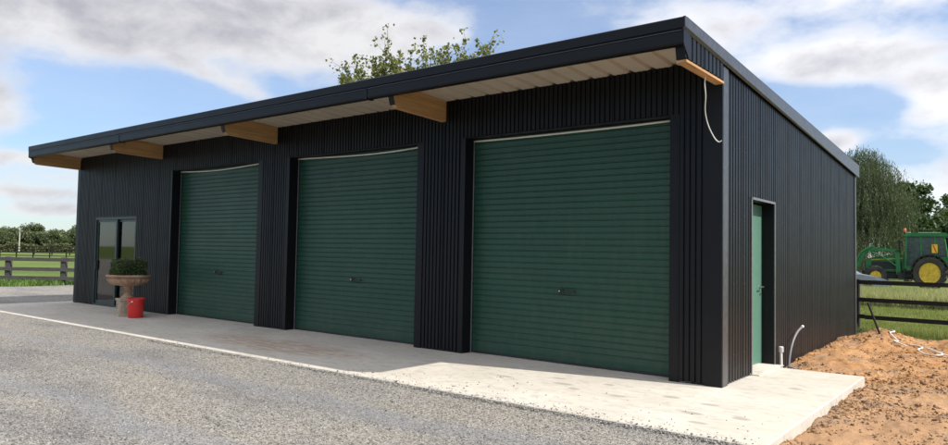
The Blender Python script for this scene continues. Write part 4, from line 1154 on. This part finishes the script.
cover = total([M_('MULTIPLY', hi.outputs[0], .34),
    blob(-66, 16.8, 13, 3.6, .62, .10), blob(-50, 16.8, 9, 3.2, .52), blob(-73, 9.3, 2.6, 2.2, .45), blob(-72, 4.6, 16, 1.4, .14), blob(-57, 12.2, 4.5, 1.0, .32, -.35),
    blob(-40, 17.5, 6, 2.0, .22), blob(-45.5, 13.0, 2.0, 1.6, .30), blob(-69, 6.0, 6, .5, .34), blob(-74, 3.6, 5, .4, .3), blob(-66, 2.4, 9, .5, .25),
    blob(-22, 18, 7, 2.2, .40), blob(-10.5, 14.2, 5.2, 1.7, .55), blob(-5, 18.6, 9, 1.6, .40), blob(-4.6, 11.5, 2.8, 2.2, .55), blob(-11, 8.4, 1.4, .75, .55), blob(0, 4.6, 12, 2.2, .35),
    blob(-43, 13.5, 8, 3.4, -.10), blob(-64, 10.8, 7.5, 1.6, -.34), blob(-33, 15.4, 5.0, 3.2, -.45), blob(-16.5, 11.2, 3.6, 1.9, -.42), blob(-9, 10.6, 2.2, 1.0, -.40), blob(-7.5, 7.6, 2.5, 1.0, -.2)])
nz = wn(3.8, 9, .56, (1, 1, 2.4), (0, 0, 0), .25); nz2 = wn(10, 7, .58, (1, 1, 1.8), (3, 1, 2), .2)
f = M_('ADD', M_('ADD', M_('MULTIPLY', nz, .95), M_('MULTIPLY', nz2, .52)), M_('SUBTRACT', cover, .88))
mr = N.new('ShaderNodeMapRange'); mr.interpolation_type = 'SMOOTHERSTEP'; LK(f, mr.inputs[0]); mr.inputs[1].default_value = -.24; mr.inputs[2].default_value = .32
veil = M_('MULTIPLY', wn(5, 6, .6, (1, 1, 4.5), (7, 2, 0), .4), .46)
mask = M_('MAXIMUM', mr.outputs[0], M_('MULTIPLY', veil, M_('ADD', mr.outputs[0], .75)))
# underside shading of the clouds: thick parts greyer, rims brighter
mr2 = N.new('ShaderNodeMapRange'); LK(M_('ADD', f, M_('MULTIPLY', M_('SUBTRACT', nz2, .5), 1.3)), mr2.inputs[0]); mr2.inputs[1].default_value = .10; mr2.inputs[2].default_value = .75
cr_ = N.new('ShaderNodeValToRGB'); LK(mr2.outputs[0], cr_.inputs[0]); e = cr_.color_ramp.elements
CB = 1 / SK
e[0].color = (.62 * CB, .62 * CB, .635 * CB, 1); e[1].color = (.36 * CB, .36 * CB, .405 * CB, 1)
# right hand cumulus are brighter than the lavender bank on the left
mr3 = N.new('ShaderNodeMapRange'); LK(az, mr3.inputs[0]); mr3.inputs[1].default_value = -50; mr3.inputs[2].default_value = -18; mr3.inputs[3].default_value = .93; mr3.inputs[4].default_value = 1.16
vm = N.new('ShaderNodeVectorMath'); vm.operation = 'SCALE'; LK(cr_.outputs[0], vm.inputs[0]); LK(M_('MULTIPLY', mr3.outputs[0], M_('ADD', 1.0, M_('MULTIPLY', hi.outputs[0], .75))), vm.inputs['Scale'])  # added overhead cloud brightened further as fill for the shade
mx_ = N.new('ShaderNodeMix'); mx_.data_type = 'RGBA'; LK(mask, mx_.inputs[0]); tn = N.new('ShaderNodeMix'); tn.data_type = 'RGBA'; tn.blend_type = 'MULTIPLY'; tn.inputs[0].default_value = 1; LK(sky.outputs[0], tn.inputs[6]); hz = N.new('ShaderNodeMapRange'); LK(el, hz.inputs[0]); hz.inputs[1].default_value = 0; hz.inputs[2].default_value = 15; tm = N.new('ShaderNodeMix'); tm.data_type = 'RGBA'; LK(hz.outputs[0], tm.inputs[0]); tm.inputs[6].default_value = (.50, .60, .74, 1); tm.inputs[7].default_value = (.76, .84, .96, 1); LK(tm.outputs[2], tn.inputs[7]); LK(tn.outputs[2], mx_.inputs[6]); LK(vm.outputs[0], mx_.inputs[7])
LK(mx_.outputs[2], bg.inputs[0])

sun = bpy.data.lights.new('sun', 'SUN'); sun.energy = 4.2; sun.angle = R(.53); sun.color = (1, .95, .87)
so = bpy.data.objects.new('sun', sun); col.objects.link(so); so.rotation_euler = (-to_sun).to_track_quat('-Z', 'Y').to_euler()

# ------------------------------------------------------------------ camera
yaw, pit, rol = R(-38.1717), R(2.4522), R(1.0346)
fwd = Vector((math.sin(yaw) * math.cos(pit), math.cos(yaw) * math.cos(pit), math.sin(pit)))
r = Vector((math.cos(yaw), -math.sin(yaw), 0)); u = r.cross(fwd)
r2 = r * math.cos(rol) + u * math.sin(rol); u2 = -r * math.sin(rol) + u * math.cos(rol)
cam = bpy.data.cameras.new('camera'); co = bpy.data.objects.new('camera', cam); col.objects.link(co)
co.matrix_world = Matrix(((r2.x, u2.x, -fwd.x, 2.9672), (r2.y, u2.y, -fwd.y, -8.7284), (r2.z, u2.z, -fwd.z, 1.6), (0, 0, 0, 1)))
cam.sensor_width = 36; cam.lens = 36 * 704.0 / 948; cam.clip_end = 8000; cam.clip_start = .05
sc.camera = co
vs_ = sc.view_settings; vs_.view_transform = 'Standard'; vs_.look = 'None'; vs_.exposure = .58; vs_.gamma = 1; vs_.use_curve_mapping = False
